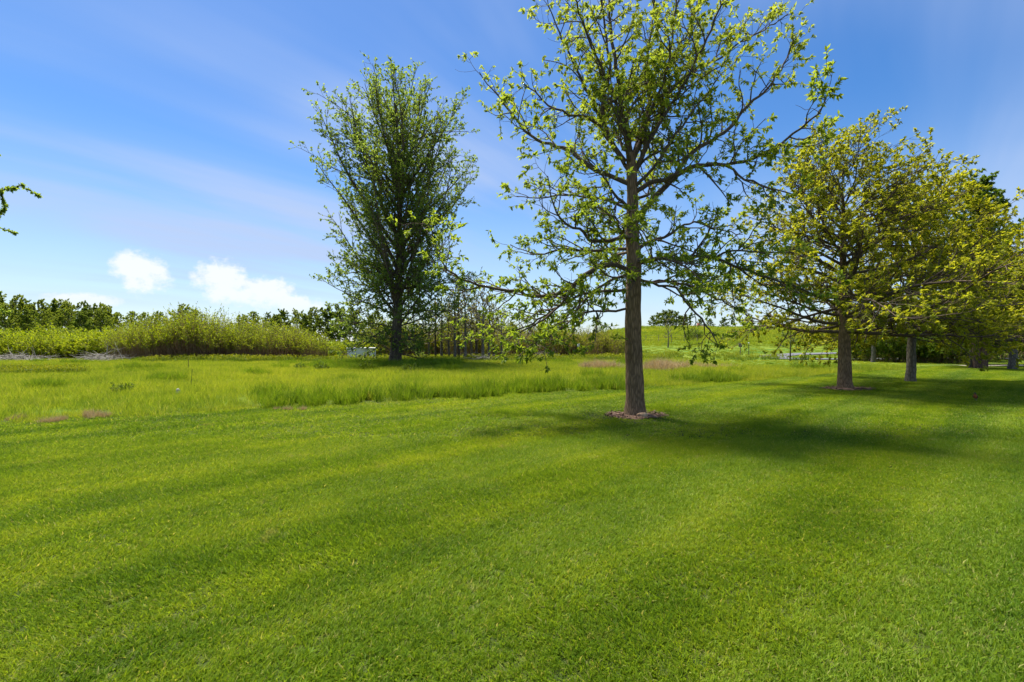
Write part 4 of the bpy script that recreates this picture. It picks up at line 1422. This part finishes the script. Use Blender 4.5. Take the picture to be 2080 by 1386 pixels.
def robin():
    p = px(1981, 814, CAM_H * FPX / (814 - 693))
    root = link('bird', None, label='small upright robin with rusty breast standing on the lawn', cat='bird', loc=(p[0], p[1], float(ground_z(p[0], p[1])) + 0.012))
    root.rotation_euler = (0, 0, math.radians(35))
    # faces -x: upright body, head up, tail down behind
    rings = [((0.108, 0, 0.022), .010, .003, (-1, 0, 0.55)), ((0.085, 0, 0.036), .014, .005, (-1, 0, 0.6)), ((0.055, 0, 0.056), .018, .013, (-1, 0, 0.7)), ((0.030, 0, 0.075), .034, .032, (-.8, 0, 0.8)),
             ((0.006, 0, 0.100), .041, .042, (-.6, 0, 0.9)), ((-0.012, 0, 0.126), .038, .038, (-.4, 0, 1)), ((-0.022, 0, 0.150), .028, .028, (-.3, 0, 1)), ((-0.028, 0, 0.163), .023, .023, (-.25, 0, 1)),
             ((-0.033, 0, 0.178), .024, .025, (-.3, 0, 1)), ((-0.037, 0, 0.192), .021, .021, (-.3, 0, 1)), ((-0.039, 0, 0.203), .010, .010, (-.3, 0, 1)), ((-0.040, 0, 0.206), .001, .001, (-.3, 0, 1))]
    v, q = loft(rings, 14)
    cen = v[q].mean(axis=1)
    front = (cen[:, 0] + 0.55 * (cen[:, 2] - 0.10) < 0.004) & (cen[:, 2] < 0.155) & (cen[:, 2] > 0.06)
    link('body', mesh_from('body', v, q, mats=[M['feather_dark'], M['feather_red']], fmat=front.astype(int), smooth=True), parent=root)
    v, q = loft([((-0.055, 0, 0.186), .006, .006, (-1, 0, 0.05)), ((-0.070, 0, 0.185), .0035, .0035, (-1, 0, 0)), ((-0.081, 0, 0.183), .0006, .0006, (-1, 0, 0))], 8)
    link('beak', mesh_from('beak', v, q, mats=[M['beak']], smooth=True), parent=root)
    for s in (-1, 1):
        w = np.array([[(0.000, s * .040, .130), (-.012, s * .043, .110), (0.010, s * .046, .080), (0.060, s * .022, .040), (0.045, s * .036, .075), (0.022, s * .040, .115)]])[0]
        wv = np.concatenate([w, w + np.array([0, s * 0.007, 0.002])])
        n6 = 6
        wq = [(k, (k + 1) % n6, (k + 1) % n6 + n6, k + n6) for k in range(n6)] + [(0, 1, 2, 5), (5, 2, 3, 4), (6, 7, 8, 11), (11, 8, 9, 10)]
        link('wing', mesh_from('wing', wv, wq, mats=[M['feather_dark']], smooth=True), parent=root)
        legs = [(np.array([(0.008, s * .016, .066), (0.014, s * .017, .036), (0.004, s * .017, .002)]), np.array([.005, .003, .003]))]
        for a in (-0.5, 0, 0.5, PI):
            e = (0.004 - math.cos(a) * 0.024, s * .017 + math.sin(a) * 0.02, -0.004)
            legs.append((np.array([(0.004, s * .017, .002), e]), np.array([.0025, .0012])))
        lv, lq = tubes(legs, lambda r: 5)
        link('leg', mesh_from('leg', lv, lq, mats=[M['wood']]), parent=root)
        ev, eq = loft([((-0.046, s * (.017 + .002 * k), 0.190), rr_, rr_, (0, s, 0)) for k, rr_ in ((0, .0045), (1, .004), (2, .002), (2.4, .0004))], 8)
        link('eye', mesh_from('eye', ev, eq, mats=[M['metal']], smooth=True), parent=root)


def stake(name, label, cx, d, h, r, mat, top=None, cat='post', group=None, lean=0.0):
    x = (cx - PW / 2) / FPX * d
    root = link(name, None, label=label, cat=cat, group=group, loc=at_ground(x, d))
    root.rotation_euler = (0, lean, 0)
    v, q = tubes([(np.array([(0, 0, -0.1), (0, 0, h * 0.5), (0, 0, h)]), np.array([r, r, r * 0.9]))], lambda r_: 8)
    link('post', mesh_from('post', v, q, mats=[mat], smooth=True), parent=root)
    if top:
        nm, (w, dd, hh), tm = top
        v, f = box_vf(-w / 2, w / 2, -dd / 2, dd / 2, h - 0.02, h + hh)
        o = link(nm, mesh_from(nm, v, f, mats=[tm]), parent=root)
        b = o.modifiers.new('bevel', 'BEVEL')
        b.width = min(w, dd) * 0.15
    return root


def house(label, cx, d, w, dep, hw, hr, wallm, roofm, rz, cat='house', name='house', drop=0.0, doors=1, wins=2):
    x = (cx - PW / 2) / FPX * d
    g = at_ground(x, d)
    root = link(name, None, label=label, cat=cat, loc=(g[0], g[1], g[2] - drop))
    root.rotation_euler = (0, 0, rz)
    v = np.array([(-w / 2, -dep / 2, 0), (w / 2, -dep / 2, 0), (w / 2, dep / 2, 0), (-w / 2, dep / 2, 0), (-w / 2, -dep / 2, hw), (w / 2, -dep / 2, hw), (w / 2, dep / 2, hw), (-w / 2, dep / 2, hw),
                  (-w / 2, 0, hw + hr), (w / 2, 0, hw + hr)])
    link('wall', mesh_from('wall', v, [(0, 1, 5, 4), (1, 2, 6, 5), (2, 3, 7, 6), (3, 0, 4, 7)], [(4, 7, 8), (5, 9, 6)], mats=[wallm]), parent=root)
    e, th = 0.35, 0.14
    zz = hw - e * hr / (dep / 2)
    rv = []
    for k in (0, th):
        rv += [(-w / 2 - e, -dep / 2 - e, zz + k + .01), (w / 2 + e, -dep / 2 - e, zz + k + .01), (w / 2 + e, 0, hw + hr + k + .01), (-w / 2 - e, 0, hw + hr + k + .01),
               (w / 2 + e, dep / 2 + e, zz + k + .01), (-w / 2 - e, dep / 2 + e, zz + k + .01)]
    rq = [(6, 7, 8, 9), (9, 8, 10, 11), (0, 3, 2, 1), (3, 5, 4, 2), (0, 1, 7, 6), (5, 11, 10, 4), (1, 2, 8, 7), (2, 4, 10, 8), (0, 6, 9, 3), (3, 9, 11, 5)]
    roof = link('roof', mesh_from('roof', rv, rq, mats=[roofm]), parent=root)
    cv, cf = box_vf(w * 0.2, w * 0.2 + 0.6, -0.3, 0.3, hw + hr * 0.7, hw + hr + 0.8)
    link('chimney', mesh_from('chimney', cv, cf, mats=[M['brickred']]), parent=roof)
    xs = np.linspace(-w * 0.34, w * 0.34, wins + doors)
    for k, X in enumerate(xs):
        dr = k == len(xs) // 2 and doors
        z0, z1, ww = (0.02, 2.05, 0.95) if dr else (0.95, 2.1, 1.1)
        bv, bf = box_vf(X - ww / 2, X + ww / 2, -dep / 2 - 0.05, -dep / 2 + 0.05, z0, min(z1, hw - 0.15))
        nm = 'door' if dr else 'window'
        link(nm, mesh_from(nm, bv, bf, mats=[M['wood'] if dr else M['glass']]), parent=root)


def hill_fence():
    d = 72.0
    x0, x1 = (1312 - 1040) / FPX * d, (1520 - 1040) / FPX * d
    root = link('wire_fence', None, label='thin dark wire fence crossing the grassy hillside', cat='fence', loc=at_ground(x0, d))
    b = np.array(root.location)
    n = 9
    xs = np.linspace(x0, x1, n)
    for X in xs:
        g = np.array(at_ground(X, d)) - b
        v, q = tubes([(np.array([g, g + (0, 0, 0.6), g + (0, 0, 1.2)]), np.array([.04, .04, .035]))], lambda r: 6)
        link('post', mesh_from('post', v, q, mats=[M['wood']]), parent=root)
    for h in (0.45, 0.8, 1.1):
        pts = np.array([np.array(at_ground(X, d)) - b + (0, -0.045, h) for X in np.linspace(x0, x1, 25)])
        v, q = tubes([(pts, np.full(25, 0.009))], lambda r: 4)
        link('wire', mesh_from('wire', v, q, mats=[M['metal']]), parent=root)


white_box()
rock('stone', 'brown rounded stone resting against the foot of the tall young oak', 2.53, 9.36, (0.24, 0.19, 0.16), M['stone'], 3, 0.22)
p_ = px(362, 804, 13.3)
rock('stone', 'pale stone lying in the tall meadow grass', p_[0], 13.3, (0.16, 0.12, 0.24), M['limestone'], 6, 0.2)
mulch('dark bark mulch ring around the oak with the stone', 2.47, 9.68, 0.50, 1)
mulch('thin reddish mulch ring around the bronze-green oak', 10.55, 15.15, 0.62, 2)
robin()
stake('marker_stake', 'thin dark metal stake standing in the far meadow grass', 382, 24.5, 0.62, 0.014, M['metal'], lean=0.02)
stake('marker_stake', 'slender leaning rod in the meadow close to the pale stone', 388, 15.5, 0.62, 0.006, M['metal'], lean=0.06)
stake('nest_box_post', 'dark post carrying a small white box before the olive scrub', 1175, 37.5, 1.05, 0.03, M['metal'], ('box', (0.16, 0.16, 0.22), M['white']))
stake('sign_post', 'short post with a small brown board by the asphalt path', 1504, 46, 0.9, 0.035, M['wood'], ('board', (0.34, 0.04, 0.36), M['wood']), 'sign')
stake('trail_post', 'thin pole with a pale cap by the asphalt path', 1521, 44, 1.3, 0.03, M['metal'], ('cap', (0.10, 0.10, 0.08), M['white']))
house('brick red roofed house peeping over the hill', 1410, 134, 5.0, 6, 2.4, 1.5, M['white'], M['brickred'], 0.2, drop=3.1)
house('long low pale shed roof showing over the hill beside the house', 1380, 130, 4.2, 5, 2.2, 0.5, M['white'], M['white'], 0.0, 'shed', 'shed', 2.1, 1, 2)
hill_fence()
